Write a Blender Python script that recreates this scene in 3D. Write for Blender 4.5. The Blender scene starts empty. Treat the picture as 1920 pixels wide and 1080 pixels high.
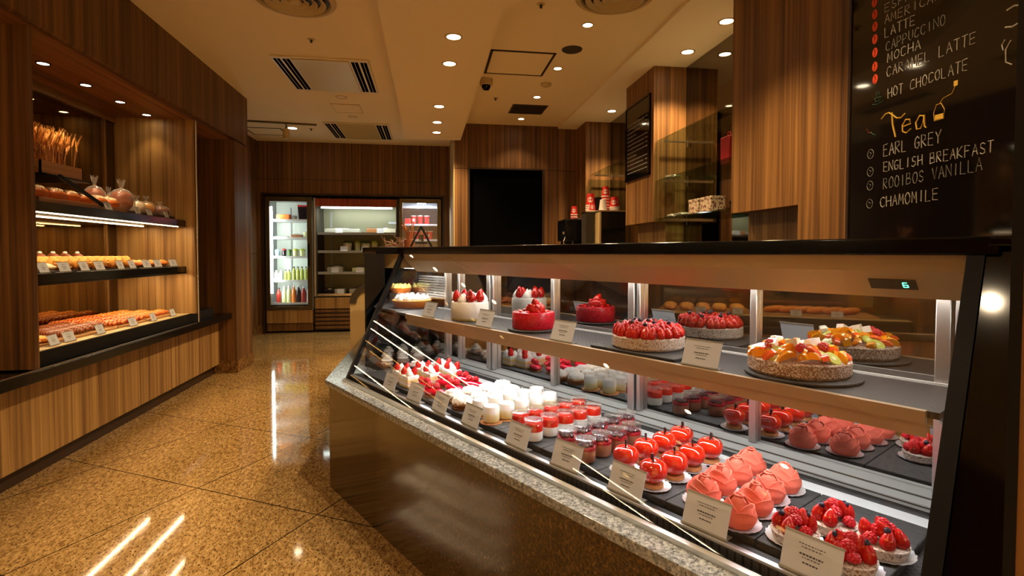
import bpy, math, random
from mathutils import Vector, Matrix, Euler, noise as mnoise
random.seed(7)
scn = bpy.context.scene
COL = scn.collection
R = math.radians
PI = math.pi

# ------------------------------------------------------------------ camera, world, exposure
cam_d = bpy.data.cameras.new('camera'); cam = bpy.data.objects.new('camera', cam_d); COL.objects.link(cam)
cam.location = (0, 0, 1.25)
cam.rotation_euler = (PI/2 - math.atan(.03), 0, -R(8.75))
cam_d.sensor_width = 36; cam_d.lens = 18.75; cam_d.shift_y = -35/1920; cam_d.clip_start = .02
scn.camera = cam
wd = bpy.data.worlds.new('world'); scn.world = wd; wd.use_nodes = True
wd.node_tree.nodes['Background'].inputs[0].default_value = (1, .75, .5, 1)
wd.node_tree.nodes['Background'].inputs[1].default_value = .02
scn.view_settings.view_transform = 'Standard'; scn.view_settings.look = 'None'
scn.view_settings.gamma = 1; scn.view_settings.use_curve_mapping = False
scn.view_settings.exposure = 0.0
scn.cycles.transparent_max_bounces = 24
scn.cycles.max_bounces = 10
scn.cycles.sample_clamp_indirect = 6.0
# light levels (W for spots, emission strength for strips)
SPOT_W = 85; SPOT_BACK_W = 44; LOBBY_BOUNCE_W = 300; BREAD_W = 5.0; BREAD_LED = 14; CASE_LED = 16; SHELF_LED = 9; FRIDGE_LED = 14
WARM = (1.0, .68, .35); WARM2 = (1.0, .70, .38); COOL = (.92, 1.0, .93)

# ------------------------------------------------------------------ materials
def S(r, g, b):
    f = lambda c: (c/255/12.92) if c/255 <= .04045 else ((c/255+.055)/1.055)**2.4
    return (f(r), f(g), f(b), 1)
M = {}
def _new(n):
    m = bpy.data.materials.new(n); m.use_nodes = True
    nt = m.node_tree; return m, nt, nt.nodes['Principled BSDF'], nt.nodes['Material Output']
def mat(n, col, rough=.5, metal=0, emit=0, ecol=None, spec=.5, coat=0, trans=0, sss=0, bump=0, bscale=60):
    m, nt, b, o = _new(n)
    b.inputs['Base Color'].default_value = col; b.inputs['Roughness'].default_value = rough
    b.inputs['Metallic'].default_value = metal; b.inputs['Specular IOR Level'].default_value = spec
    b.inputs['Coat Weight'].default_value = coat; b.inputs['Coat Roughness'].default_value = .05
    b.inputs['Transmission Weight'].default_value = trans
    if emit:
        b.inputs['Emission Color'].default_value = ecol or col; b.inputs['Emission Strength'].default_value = emit
    if bump:
        t = N(nt, 'ShaderNodeTexNoise', Scale=bscale, Detail=3)
        tc = N(nt, 'ShaderNodeTexCoord'); nt.links.new(tc.outputs['Object'], t.inputs['Vector'])
        bp = N(nt, 'ShaderNodeBump', Strength=bump, Distance=.01); nt.links.new(t.outputs[0], bp.inputs['Height'])
        nt.links.new(bp.outputs[0], b.inputs['Normal'])
    M[n] = m; return m
def N(nt, typ, **kw):
    n = nt.nodes.new(typ)
    for k, v in kw.items():
        if k in n.inputs: n.inputs[k].default_value = v
        else: setattr(n, k, v)
    return n
def MATH(nt, op, a, b=None, c=None):
    n = nt.nodes.new('ShaderNodeMath'); n.operation = op
    for i, x in enumerate((a, b, c)):
        if x is None: continue
        if isinstance(x, (int, float)): n.inputs[i].default_value = x
        else: nt.links.new(x, n.inputs[i])
    return n.outputs[0]
def RAMP(nt, fac, stops):
    n = nt.nodes.new('ShaderNodeValToRGB'); cr = n.color_ramp
    while len(cr.elements) < len(stops): cr.elements.new(.5)
    for e, (p, c) in zip(cr.elements, stops): e.position = p; e.color = c
    nt.links.new(fac, n.inputs[0]); return n.outputs[0]
def MIX(nt, fac, a, b, mode='MIX'):
    n = nt.nodes.new('ShaderNodeMix'); n.data_type = 'RGBA'; n.blend_type = mode
    for i, x in ((0, fac), (6, a), (7, b)):
        if isinstance(x, (int, float)): n.inputs[i].default_value = x
        elif isinstance(x, tuple): n.inputs[i].default_value = x
        else: nt.links.new(x, n.inputs[i])
    return n.outputs[2]
def wood(n, dark, mid, light, rough=.42, grain='z', width=.085):
    m, nt, b, o = _new(n); L = nt.links
    g = N(nt, 'ShaderNodeNewGeometry'); sp = N(nt, 'ShaderNodeSeparateXYZ'); L.new(g.outputs['Position'], sp.inputs[0])
    if grain == 'z': s = MATH(nt, 'ADD', sp.outputs[0], sp.outputs[1]); t = sp.outputs[2]
    elif grain == 'y': s = MATH(nt, 'ADD', sp.outputs[0], sp.outputs[2]); t = sp.outputs[1]
    else: s = MATH(nt, 'ADD', sp.outputs[1], sp.outputs[2]); t = sp.outputs[0]
    pl = MATH(nt, 'FLOOR', MATH(nt, 'DIVIDE', s, width))
    wn = N(nt, 'ShaderNodeTexWhiteNoise', noise_dimensions='1D'); L.new(pl, wn.inputs['W'])
    def streak(sc, tsc, det):
        cv = N(nt, 'ShaderNodeCombineXYZ')
        L.new(MATH(nt, 'MULTIPLY', s, sc), cv.inputs[0])
        L.new(MATH(nt, 'MULTIPLY', wn.outputs['Value'], 7.0), cv.inputs[1])
        L.new(MATH(nt, 'MULTIPLY', t, tsc), cv.inputs[2])
        nz = N(nt, 'ShaderNodeTexNoise', Scale=1.0, Detail=det, Roughness=.6, Distortion=.25)
        L.new(cv.outputs[0], nz.inputs['Vector']); return nz.outputs[0]
    a = streak(30, .45, 2.5); c = streak(105, 1.3, 2)
    v = MATH(nt, 'ADD', MATH(nt, 'MULTIPLY', a, .70), MATH(nt, 'MULTIPLY', c, .24))
    v = MATH(nt, 'ADD', v, MATH(nt, 'MULTIPLY', wn.outputs['Value'], .12))
    col = RAMP(nt, v, [(.36, dark), (.52, mid), (.72, light)])
    L.new(col, b.inputs['Base Color']); b.inputs['Roughness'].default_value = rough
    b.inputs['Specular IOR Level'].default_value = .4
    M[n] = m; return m
def granite(n, stops, rough=.12, sc=26, fleck=None, joints=None, spec=.5, dirn=None, coat=0, zs=1):
    m, nt, b, o = _new(n); L = nt.links
    g = N(nt, 'ShaderNodeNewGeometry')
    vec = g.outputs['Position']
    if dirn is not None:
        mp = N(nt, 'ShaderNodeMapping'); mp.inputs['Rotation'].default_value = (0, 0, dirn); mp.inputs['Scale'].default_value = (1, .42 if zs == 1 else 1, zs)
        L.new(vec, mp.inputs[0]); v2 = mp.outputs[0]
    else: v2 = vec
    n1 = N(nt, 'ShaderNodeTexNoise', Scale=sc, Detail=6, Roughness=.68, Distortion=.4); L.new(v2, n1.inputs['Vector'])
    n2 = N(nt, 'ShaderNodeTexNoise', Scale=1.3, Detail=2); L.new(vec, n2.inputs['Vector'])
    f = MATH(nt, 'ADD', MATH(nt, 'MULTIPLY', n1.outputs[0], .8), MATH(nt, 'MULTIPLY', n2.outputs[0], .2))
    col = RAMP(nt, f, stops)
    if fleck:
        n3 = N(nt, 'ShaderNodeTexNoise', Scale=sc*2.6, Detail=2, Roughness=.5); L.new(v2, n3.inputs['Vector'])
        k = RAMP(nt, n3.outputs[0], [(fleck[0], (0, 0, 0, 1)), (fleck[0]+.05, (1, 1, 1, 1))])
        col = MIX(nt, k, col, fleck[1])
    if joints:
        tc = N(nt, 'ShaderNodeNewGeometry' if joints[0] == 'world' else 'ShaderNodeTexCoord')
        src = tc.outputs['Position'] if joints[0] == 'world' else tc.outputs['Object']
        for (dx, dy, dz, off, per, w) in joints[1]:
            d = N(nt, 'ShaderNodeVectorMath', operation='DOT_PRODUCT'); L.new(src, d.inputs[0]); d.inputs[1].default_value = (dx, dy, dz)
            q = MATH(nt, 'PINGPONG', MATH(nt, 'SUBTRACT', d.outputs['Value'], off), per/2)
            k = MATH(nt, 'LESS_THAN', q, w)
            col = MIX(nt, k, col, (.02, .012, .006, 1))
    L.new(col, b.inputs['Base Color']); b.inputs['Roughness'].default_value = rough
    b.inputs['Specular IOR Level'].default_value = spec; b.inputs['Coat Weight'].default_value = coat; b.inputs['Coat Roughness'].default_value = .03
    M[n] = m; return m
def sheet_glass(n, tint=(1, 1, 1, 1), f0=.04, rough=0.0, gloss=(1, 1, 1, 1)):
    m, nt, b, o = _new(n); L = nt.links; nt.nodes.remove(b)
    lw = N(nt, 'ShaderNodeLayerWeight', Blend=.5)
    p = MATH(nt, 'POWER', lw.outputs['Facing'], 5.0)
    f = MATH(nt, 'MULTIPLY_ADD', p, 1-f0, f0)
    t = N(nt, 'ShaderNodeBsdfTransparent', Color=tint); gl = N(nt, 'ShaderNodeBsdfGlossy', Roughness=rough, Color=gloss)
    mx = N(nt, 'ShaderNodeMixShader'); L.new(f, mx.inputs[0]); L.new(t.outputs[0], mx.inputs[1]); L.new(gl.outputs[0], mx.inputs[2])
    L.new(mx.outputs[0], o.inputs[0]); M[n] = m; return m
def speckle(n, base, spot, thr=.55, scale=180, rough=.7, bump=.3):
    m, nt, b, o = _new(n); L = nt.links
    tc = N(nt, 'ShaderNodeTexCoord')
    t = N(nt, 'ShaderNodeTexNoise', Scale=scale, Detail=2); L.new(tc.outputs['Object'], t.inputs['Vector'])
    c = RAMP(nt, t.outputs[0], [(thr-.04, base), (thr+.04, spot)]); L.new(c, b.inputs['Base Color'])
    b.inputs['Roughness'].default_value = rough
    bp = N(nt, 'ShaderNodeBump', Strength=bump, Distance=.004); L.new(t.outputs[0], bp.inputs['Height']); L.new(bp.outputs[0], b.inputs['Normal'])
    M[n] = m; return m
def stripes(n, a, c, axis, per, duty=.5, rough=.5, metal=0):
    """two-tone ridges along one object axis (grilles, ribbed mats)"""
    m, nt, b, o = _new(n); L = nt.links
    tc = N(nt, 'ShaderNodeTexCoord'); sp = N(nt, 'ShaderNodeSeparateXYZ'); L.new(tc.outputs['Object'], sp.inputs[0])
    q = MATH(nt, 'FRACT', MATH(nt, 'DIVIDE', sp.outputs[axis], per))
    L.new(MIX(nt, MATH(nt, 'LESS_THAN', q, duty), a, c), b.inputs['Base Color'])
    b.inputs['Roughness'].default_value = rough; b.inputs['Metallic'].default_value = metal
    M[n] = m; return m
def mesh_mat(n, a, c, per, rough=.5):
    m, nt, b, o = _new(n); L = nt.links
    tc = N(nt, 'ShaderNodeTexCoord'); mp = N(nt, 'ShaderNodeMapping'); mp.inputs['Rotation'].default_value = (0, 0, R(45)); L.new(tc.outputs['Object'], mp.inputs[0])
    sp = N(nt, 'ShaderNodeSeparateXYZ'); L.new(mp.outputs[0], sp.inputs[0])
    k = None
    for ax in (0, 1):
        q = MATH(nt, 'LESS_THAN', MATH(nt, 'FRACT', MATH(nt, 'DIVIDE', sp.outputs[ax], per)), .32)
        k = q if k is None else MATH(nt, 'MAXIMUM', k, q)
    L.new(MIX(nt, k, c, a), b.inputs['Base Color']); b.inputs['Roughness'].default_value = rough
    M[n] = m; return m
def gradz(n, stops, z0, z1, rough=.4, noise_amt=0, scale=40, sss=0, spec=.5, coat=0, bump=0):
    """colour bands by height inside the object"""
    m, nt, b, o = _new(n); L = nt.links
    tc = N(nt, 'ShaderNodeTexCoord'); sp = N(nt, 'ShaderNodeSeparateXYZ'); L.new(tc.outputs['Object'], sp.inputs[0])
    f = N(nt, 'ShaderNodeMapRange'); L.new(sp.outputs[2], f.inputs[0]); f.inputs[1].default_value = z0; f.inputs[2].default_value = z1
    v = f.outputs[0]
    if noise_amt or bump:
        t = N(nt, 'ShaderNodeTexNoise', Scale=scale, Detail=3); L.new(tc.outputs['Object'], t.inputs['Vector'])
        if noise_amt: v = MATH(nt, 'ADD', v, MATH(nt, 'MULTIPLY', MATH(nt, 'SUBTRACT', t.outputs[0], .5), noise_amt))
        if bump:
            bp = N(nt, 'ShaderNodeBump', Strength=bump, Distance=.006); L.new(t.outputs[0], bp.inputs['Height']); L.new(bp.outputs[0], b.inputs['Normal'])
    L.new(RAMP(nt, v, stops), b.inputs['Base Color']); b.inputs['Roughness'].default_value = rough
    b.inputs['Specular IOR Level'].default_value = spec; b.inputs['Coat Weight'].default_value = coat
    M[n] = m; return m

wood('wood', (.050, .020, .005, 1), (.125, .055, .014, 1), (.245, .118, .034, 1), rough=.5)
wood('wood_column', (.075, .031, .008, 1), (.19, .086, .022, 1), (.36, .180, .052, 1), rough=.5)
wood('wood_pale', (.13, .062, .017, 1), (.30, .165, .050, 1), (.46, .28, .095, 1), rough=.5)
wood('wood_soffit', (.10, .034, .008, 1), (.22, .082, .02, 1), (.34, .14, .04, 1), grain='y', rough=.5)
wood('board_wood', (.36, .17, .06, 1), (.52, .27, .10, 1), (.62, .36, .15, 1), grain='y', width=.3)
wood('red_wood', (.16, .022, .008, 1), (.26, .04, .014, 1), (.36, .07, .02, 1))
granite('floor_stone', [(.30, S(78, 56, 30)), (.44, S(134, 103, 58)), (.56, S(170, 139, 88)), (.72, S(202, 175, 126))], rough=.06, sc=62,
        fleck=(.585, S(60, 36, 14)), dirn=R(25),
        joints=('world', [(.866, -.5, 0, -2.580, .80, .0035), (.5, .866, 0, 2.007, .83, .0035)]), spec=.6)
granite('plinth_stone', [(.36, S(22, 14, 6)), (.47, S(58, 40, 18)), (.56, S(86, 62, 30)), (.70, S(136, 104, 58))], rough=.12, sc=110, dirn=0, zs=.75,
        fleck=(.60, S(14, 9, 5)), joints=('object', [(1, 0, 0, .86, .90, .0016)]), spec=.6)
granite('ledge_stone', [(.36, S(74, 80, 86)), (.5, S(132, 140, 148)), (.64, S(190, 198, 206))], rough=.12, sc=90, fleck=(.62, S(38, 38, 34)), spec=.6)
granite('base_stone', [(.34, S(60, 40, 20)), (.5, S(120, 84, 42)), (.66, S(160, 124, 72))], rough=.2, sc=40, fleck=(.6, S(30, 20, 10)))
granite('dark_stone', [(.42, S(4, 4, 4)), (.60, S(10, 8, 7)), (.70, S(30, 22, 14)), (.78, S(60, 42, 26))], rough=.07, sc=30, spec=.3)
mat('plaster', S(232, 214, 176), .7); mat('plaster_brightened', S(240, 226, 196), .7)  # paler copy: lit ceiling band and light-bouncing unseen walls
granite('lobby_bounce_stone', [(.36, S(190, 166, 124)), (.5, S(216, 196, 158)), (.66, S(232, 216, 184))], rough=.2, sc=30)
mat('black_gloss', (.004, .004, .005, 1), .12, spec=.32); mat('black', (.006, .006, .007, 1), .5, spec=.2); mat('void', (.002, .002, .002, 1), .9, spec=0)
mat('black_matte', (.015, .015, .016, 1), .7); mat('dark_brown', (.03, .014, .007, 1), .4)
mat('steel', (.62, .62, .62, 1), .25, 1); mat('aluminium', (.72, .73, .73, 1), .34, 1); mat('white_metal', S(205, 208, 208), .4)
mat('satin_steel', S(176, 152, 106), .5, .1); mat('brass', (.52, .39, .24, 1), .38, .5); mat('brass_dark', (.44, .30, .15, 1), .35, .85)
mat('bronze_mirror', (.20, .145, .07, 1), .03, 1); mat('grey_mirror', (.46, .46, .45, 1), .02, 1); mat('dark_mirror', (.20, .17, .13, 1), .03, 1)
mat('chalk', (.55, .55, .53, 1), .8); mat('chalk_orange', S(235, 80, 40), .8); mat('chalk_yellow', S(225, 185, 70), .8); mat('chalk_green', S(60, 120, 100), .8)
mat('chalk_dim', (.32, .33, .31, 1), .8); mat('chalk_red', S(120, 30, 24), .8)
mat('board_black', (.006, .005, .005, 1), .05, .0, spec=.8)
mat('paper', S(196, 202, 212), .7); mat('paper_warm', S(222, 212, 192), .7); mat('ink', S(60, 58, 60), .7); mat('acrylic', S(150, 148, 140), .2)
sheet_glass('glass'); sheet_glass('jar_glass', f0=.05); sheet_glass('shelf_glass', tint=(.72, .82, .78, 1), f0=.06); sheet_glass('cling', f0=.26, rough=.22, tint=(.97, .96, .94, 1))
sheet_glass('door_glass', f0=.05)
def film(n):
    m, nt, b, o = _new(n); L = nt.links; nt.nodes.remove(b)
    t = N(nt, 'ShaderNodeBsdfTransparent'); gl = N(nt, 'ShaderNodeBsdfGlossy', Roughness=.18); d = N(nt, 'ShaderNodeBsdfDiffuse', Color=(.95, .94, .92, 1))
    lw = N(nt, 'ShaderNodeLayerWeight', Blend=.5); f = MATH(nt, 'MULTIPLY_ADD', MATH(nt, 'POWER', lw.outputs['Facing'], 2.2), .60, .13)
    m1 = N(nt, 'ShaderNodeMixShader', Fac=.5); L.new(gl.outputs[0], m1.inputs[1]); L.new(d.outputs[0], m1.inputs[2])
    m2 = N(nt, 'ShaderNodeMixShader'); L.new(f, m2.inputs[0]); L.new(t.outputs[0], m2.inputs[1]); L.new(m1.outputs[0], m2.inputs[2]); L.new(m2.outputs[0], o.inputs[0]); M[n] = m
film('bag_film')
mesh_mat('perforated', (.040, .040, .042, 1), (.003, .003, .003, 1), .013)
stripes('slots_u', (.018, .018, .018, 1), (.002, .002, .002, 1), 0, .006, .35)
stripes('slots_x', (.006, .006, .006, 1), (.30, .30, .29, 1), 0, .012, .35)
mat('slate', S(50, 50, 50), .65, bump=.5, bscale=55)
mat('lamp_lens', (1, .9, .7, 1), .4, emit=26, ecol=(1, .80, .52, 1)); mat('lamp_off', S(226, 214, 186), .35)
mat('cream_paint', S(190, 168, 120), .5); mat('ac_panel', S(206, 182, 116), .32, .2); mat('ac_frame', S(214, 204, 178), .4)
mat('bread_led', (1, .8, .5, 1), .4, emit=BREAD_LED, ecol=(1, .74, .42, 1)); mat('case_led', (1, 1, 1, 1), .4, emit=CASE_LED, ecol=(1, .95, .88, 1))
mat('shelf_led', (1, 1, 1, 1), .4, emit=SHELF_LED, ecol=(1, .96, .90, 1))
mat('fridge_led', (1, 1, 1, 1), .4, emit=FRIDGE_LED, ecol=(.86, 1, .90, 1)); mat('fridge_led_cool', (1, 1, 1, 1), .4, emit=FRIDGE_LED*.8, ecol=(.80, .86, 1, 1))
mat('fridge_grey', S(150, 156, 156), .45); mat('fridge_white', S(206, 214, 206), .5); mat('fridge_frame', S(96, 84, 60), .35, .6); mat('fridge_dark', S(52, 46, 36), .5, .2)
mat('cooler_back', S(128, 130, 108), .4, .3); mat('rail_grey', S(140, 142, 140), .4); mat('digit', (.1, .9, .5, 1), .4, emit=2.5, ecol=(.15, 1, .55, 1))

# ------------------------------------------------------------------ mesh building
class MB:
    def __init__(s): s.v = []; s.f = []; s.mi = []; s.m = 0
    def add(s, vs, fs):
        o = len(s.v); s.v += [tuple(p) for p in vs]; s.f += [tuple(i+o for i in f) for f in fs]; s.mi += [s.m]*len(fs); return s
    def mat(s, i): s.m = i; return s
    def box(s, x0, x1, y0, y1, z0, z1):
        v = [(x, y, z) for z in (z0, z1) for y in (y0, y1) for x in (x0, x1)]
        return s.add(v, [(0, 2, 3, 1), (4, 5, 7, 6), (0, 1, 5, 4), (2, 6, 7, 3), (0, 4, 6, 2), (1, 3, 7, 5)])
    def xf(s, mtx, start=0):
        for i in range(start, len(s.v)): s.v[i] = tuple(mtx @ Vector(s.v[i]))
        return s
    def obox(s, c, size, rot=(0, 0, 0)):
        k = len(s.v); a, b, c2 = (q/2 for q in size); s.box(-a, a, -b, b, -c2, c2)
        return s.xf(Matrix.Translation(c) @ Euler(rot).to_matrix().to_4x4(), k)
    def lathe(s, prof, n=24, c=(0, 0, 0), a0=0, a1=2*PI, sx=1, sy=1, cap=True):
        full = abs(a1-a0-2*PI) < 1e-6; k = len(s.v); m = n if full else n+1
        vs = [(c[0]+sx*r*math.cos(a0+(a1-a0)*j/n), c[1]+sy*r*math.sin(a0+(a1-a0)*j/n), c[2]+z) for r, z in prof for j in range(m)]
        fs = []
        for i in range(len(prof)-1):
            for j in range(n):
                j2 = (j+1) % m; fs.append((i*m+j, i*m+j2, (i+1)*m+j2, (i+1)*m+j))
        if cap and full:
            if prof[0][0] > 1e-5: fs.append(tuple(reversed(range(m))))
            if prof[-1][0] > 1e-5: fs.append(tuple((len(prof)-1)*m+j for j in range(m)))
        return s.add(vs, fs)
    def cyl(s, c, r, h, n=20): return s.lathe([(r, 0), (r, h)], n, c)
    def prism(s, poly, h0, h1, axis='z'):
        P = {'z': lambda a, b, h: (a, b, h), 'x': lambda a, b, h: (h, a, b), 'y': lambda a, b, h: (a, h, b)}[axis]
        n = len(poly); vs = [P(a, b, h0) for a, b in poly]+[P(a, b, h1) for a, b in poly]
        fs = [tuple(reversed(range(n))), tuple(range(n, 2*n))]+[(i, (i+1) % n, n+(i+1) % n, n+i) for i in range(n)]
        return s.add(vs, fs)
    def tube(s, pts, r, n=8, closed=False, taper=None):
        pts = [Vector(p) for p in pts]; k = len(pts); vs = []
        for i, p in enumerate(pts):
            d = (pts[(i+1) % k]-pts[i-1]) if closed else (pts[min(i+1, k-1)]-pts[max(i-1, 0)])
            if d.length < 1e-9: d = Vector((0, 0, 1))
            d.normalize(); a = d.orthogonal() if abs(d.z) > .95 else d.cross(Vector((0, 0, 1))); a.normalize(); b = d.cross(a)
            rr = r*(taper[i] if taper else 1)
            vs += [p+a*rr*math.cos(2*PI*j/n)+b*rr*math.sin(2*PI*j/n) for j in range(n)]
        fs = [(i*n+j, i*n+(j+1) % n, ((i+1) % k)*n+(j+1) % n, ((i+1) % k)*n+j) for i in range(k if closed else k-1) for j in range(n)]
        if not closed: fs += [tuple(reversed(range(n))), tuple((k-1)*n+j for j in range(n))]
        return s.add(vs, fs)
    def ell(s, c, r, n=14, m=9, nz=0, ns=20, rot=None, seed=0, fn=None):
        vs = []; fs = []
        rows = []
        for i in range(m+1):
            t = PI*i/m
            for j in range(n):
                a = 2*PI*j/n
                d = Vector((math.sin(t)*math.cos(a), math.sin(t)*math.sin(a), -math.cos(t)))
                q = 1+(nz*mnoise.noise(d*ns*.1+Vector((seed*3.7, seed, 0))) if nz else 0)
                if fn: q *= fn(d)
                p = Vector((d.x*r[0]*q, d.y*r[1]*q, d.z*r[2]*q))
                if rot is not None: p = rot @ p
                vs.append(Vector(c)+p)
        for i in range(m):
            for j in range(n): fs.append((i*n+j, i*n+(j+1) % n, (i+1)*n+(j+1) % n, (i+1)*n+j))
        return s.add(vs, fs)
    def build(s, name, mats, parent=None, smooth=40, bev=0, loc=None, rot=None, sub=0):
        me = bpy.data.meshes.new(name); me.from_pydata([tuple(p) for p in s.v], [], s.f); me.validate(clean_customdata=False)
        if isinstance(mats, str): mats = [mats]
        for q in mats: me.materials.append(M[q])
        if len(mats) > 1 and len(me.polygons) == len(s.mi): me.polygons.foreach_set('material_index', s.mi)
        if smooth: me.shade_smooth(); me.set_sharp_from_angle(angle=R(smooth))
        o = bpy.data.objects.new(name, me); COL.objects.link(o)
        if parent: o.parent = parent
        if loc: o.location = loc
        if rot: o.rotation_euler = rot
        if bev:
            md = o.modifiers.new('bevel', 'BEVEL'); md.width = bev; md.segments = 2; md.limit_method = 'ANGLE'
        if sub:
            md = o.modifiers.new('sub', 'SUBSURF'); md.levels = sub; md.render_levels = sub
        return o
def tag(o, label=None, cat=None, group=None, kind=None):
    if label: o['label'] = label
    if cat: o['category'] = cat
    if group: o['group'] = group
    if kind: o['kind'] = kind
    return o
def thing(name, label, cat, loc=(0, 0, 0), rz=0, group=None):
    o = bpy.data.objects.new(name, None); COL.objects.link(o); o.empty_display_size = .05
    o.location = loc; o.rotation_euler = (0, 0, rz)
    return tag(o, label, cat, group)
def struct(name, mb, m, **k): return tag(mb.build(name, m, **k), kind='structure')
def lab(o, t): o['label'] = t; return o
def _kids():
    d = {}
    for o in scn.objects:
        if o.parent: d.setdefault(o.parent, []).append(o)
    return d
def dup(root, loc, rz, label, group=None, scale=None):
    r = root.copy(); COL.objects.link(r); r.location = loc; r.rotation_euler = (0, 0, rz); r['label'] = label
    if group: r['group'] = group
    if scale: r.scale = scale
    for ch in root.children:
        c = ch.copy(); COL.objects.link(c); c.parent = r
        for g in ch.children:
            d = g.copy(); COL.objects.link(d); d.parent = c
    return r
def rep(proto, used, loc, rz, label, group=None, scale=None):
    """first call places the prototype, later calls copy it"""
    if not used:
        used.append(1); proto.location = loc; proto.rotation_euler = (0, 0, rz); proto['label'] = label
        if group: proto['group'] = group
        if scale: proto.scale = scale
        return proto
    return dup(proto, loc, rz, label, group, scale)
ORD = ['first', 'second', 'third', 'fourth', 'fifth', 'sixth', 'seventh', 'eighth', 'ninth', 'tenth', 'eleventh', 'twelfth']
def spot(parent, loc, power, size=100, blend=.5, col=WARM, rad=.035, rot=(0, 0, 0)):
    l = bpy.data.lights.new('lamp_light', 'SPOT'); l.energy = power; l.spot_size = R(size); l.spot_blend = blend; l.color = col; l.shadow_soft_size = rad
    o = bpy.data.objects.new('lamp_light', l); COL.objects.link(o); o.parent = parent; o.location = loc; o.rotation_euler = rot; return o
def strip_light(parent, loc, sx, sy, power, col, rot=(0, 0, 0)):
    l = bpy.data.lights.new('strip_light', 'AREA'); l.shape = 'RECTANGLE'; l.size = sx; l.size_y = sy; l.energy = power; l.color = col
    o = bpy.data.objects.new('strip_light', l); COL.objects.link(o); o.parent = parent; o.location = loc; o.rotation_euler = rot; return o

# ------------------------------------------------------------------ the room shell
CZ = 2.98
struct('floor', MB().box(-3.2, 3.4, -1.6, 10.2, -.06, 0), 'floor_stone')
struct('floor_lobby_added', MB().box(-3.2, 3.4, -7.2, -1.6, -.06, 0), 'lobby_bounce_stone')  # added pale lobby floor, bounces lamp light up to the ceiling
struct('ceiling', MB().box(-3.2, 3.4, -7.2, 10.2, CZ, CZ+.08), 'plaster')
struct('trim_1', MB().prism([(-.30, -3.1), (.95, -3.1), (.95, 2.46), (.547, 3.159), (.452, 3.352), (.41, 7.16), (-.31, 7.16)], 2.75, CZ), 'plaster')
struct('trim_2', MB().box(1.74, 2.33, 2.7, 7.17, CZ-.028, CZ), 'plaster_brightened')  # paler plaster paints in the light on this ceiling band
w = MB(); w.box(-2.06, -2.02+.0, -3.1, 6.42, 2.45, CZ).box(-2.9, -2.06, 6.38, 6.42, 2.45, CZ); struct('trim_3', w, 'wood')
struct('trim_4', MB().box(-2.74, -2.06, -3.1, 6.38, 2.425, 2.45), 'wood_soffit')
struct('trim_5', MB().box(-2.74, -2.0, 5.93, 6.42, .13, 2.425), 'wood')
struct('baseboard_left', MB().box(-2.74, -1.99, 5.92, 6.43, 0, .13), 'base_stone')
struct('wall_left', MB().box(-2.86, -2.74, -3.1, 6.42, 0, CZ), 'wood')
w = MB(); w.box(-2.76, -2.62, 6.42, 8.75, .13, 1.247).box(-2.76, -2.62, 6.42, 8.75, 1.253, 2.395).box(-2.76, -2.62, 6.42, 8.75, 2.401, CZ); struct('wall_left_rear', w, 'wood')
struct('baseboard_left_rear', MB().box(-2.76, -2.61, 6.43, 8.75, 0, .13), 'base_stone')
# wall the fridges are set into
w = MB(); w.box(-2.76, .36, 8.75, 8.87, 2.401, CZ).box(-2.76, .36, 8.75, 8.87, 2.17, 2.396).box(-2.76, -2.55, 8.75, 8.87, .13, 2.17).box(.225, .36, 8.75, 8.87, .0, 2.17)
w.box(-2.8, .4, 9.7, 9.75, 0, CZ); struct('wall_rear', w, 'wood')
struct('baseboard_rear', MB().box(-2.62, -2.55, 8.74, 8.87, 0, .13), 'base_stone')
struct('trim_6', MB().box(-2.57, .245, 8.735, 8.75, 2.155, 2.185).box(-2.57, -2.53, 8.735, 8.75, 0, 2.155).box(.205, .245, 8.735, 8.75, 0, 2.155), 'dark_brown')
# doorway wall
w = MB(); w.box(.33, 2.33, 7.17, 7.3, 2.386, CZ).box(.33, .53, 7.17, 7.3, 0, 2.38).box(1.52, 2.33, 7.17, 7.3, 0, 2.38).box(.33, .42, 7.3, 8.75, 0, CZ); struct('wall_doorway', w, 'wood')
w = MB(); w.box(.45, 1.6, 8.3, 8.35, 0, 2.5).box(.45, .5, 7.3, 8.3, 0, 2.5).box(1.55, 1.6, 7.3, 8.3, 0, 2.5).box(.45, 1.6, 7.3, 8.35, 2.5, 2.55); struct('wall_dark_room', w, 'void')  # black walls paint in the unlit room behind the opening
struct('doorway_dark', MB().box(.53, 1.52, 7.22, 7.26, 0, 2.38), 'void')  # black sheet stands for the darkness inside the open doorway
struct('trim_16', MB().box(.318, .33, 7.19, 8.75, 0, CZ), 'cream_paint')
struct('trim_7', MB().box(.50, .53, 7.16, 7.3, 0, 2.40).box(1.52, 1.55, 7.16, 7.3, 0, 2.40).box(.53, 1.52, 7.16, 7.3, 2.38, 2.40), 'dark_brown')
# right wall: tinted mirror with wood columns
struct('wall_right', MB().box(2.33, 2.40, 1.2, 7.17, 0, CZ), 'dark_mirror')
struct('trim_8', MB().box(2.0, 2.33, 6.72, 7.17, 0, CZ-.028), 'wood_column')
struct('trim_9', MB().box(2.02, 2.33, 4.64, 5.33, 1.54, CZ-.028), 'wood_column')
struct('trim_10', MB().box(2.15, 2.33, 4.66, 5.31, 0, 1.54), 'wood_pale')
struct('trim_11', MB().box(2.02, 2.33, 2.685, 3.36, 1.52, CZ), 'wood_column')
struct('trim_12', MB().box(2.15, 2.33, 2.685, 3.36, 0, 1.52), 'wood_pale')
struct('trim_13', MB().box(2.01, 2.33, 2.325, 2.680, 0, CZ), 'wood_column')
struct('wall_right_front', MB().box(2.01, 2.33, 1.2, 2.32, 0, CZ), 'dark_brown')
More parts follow.
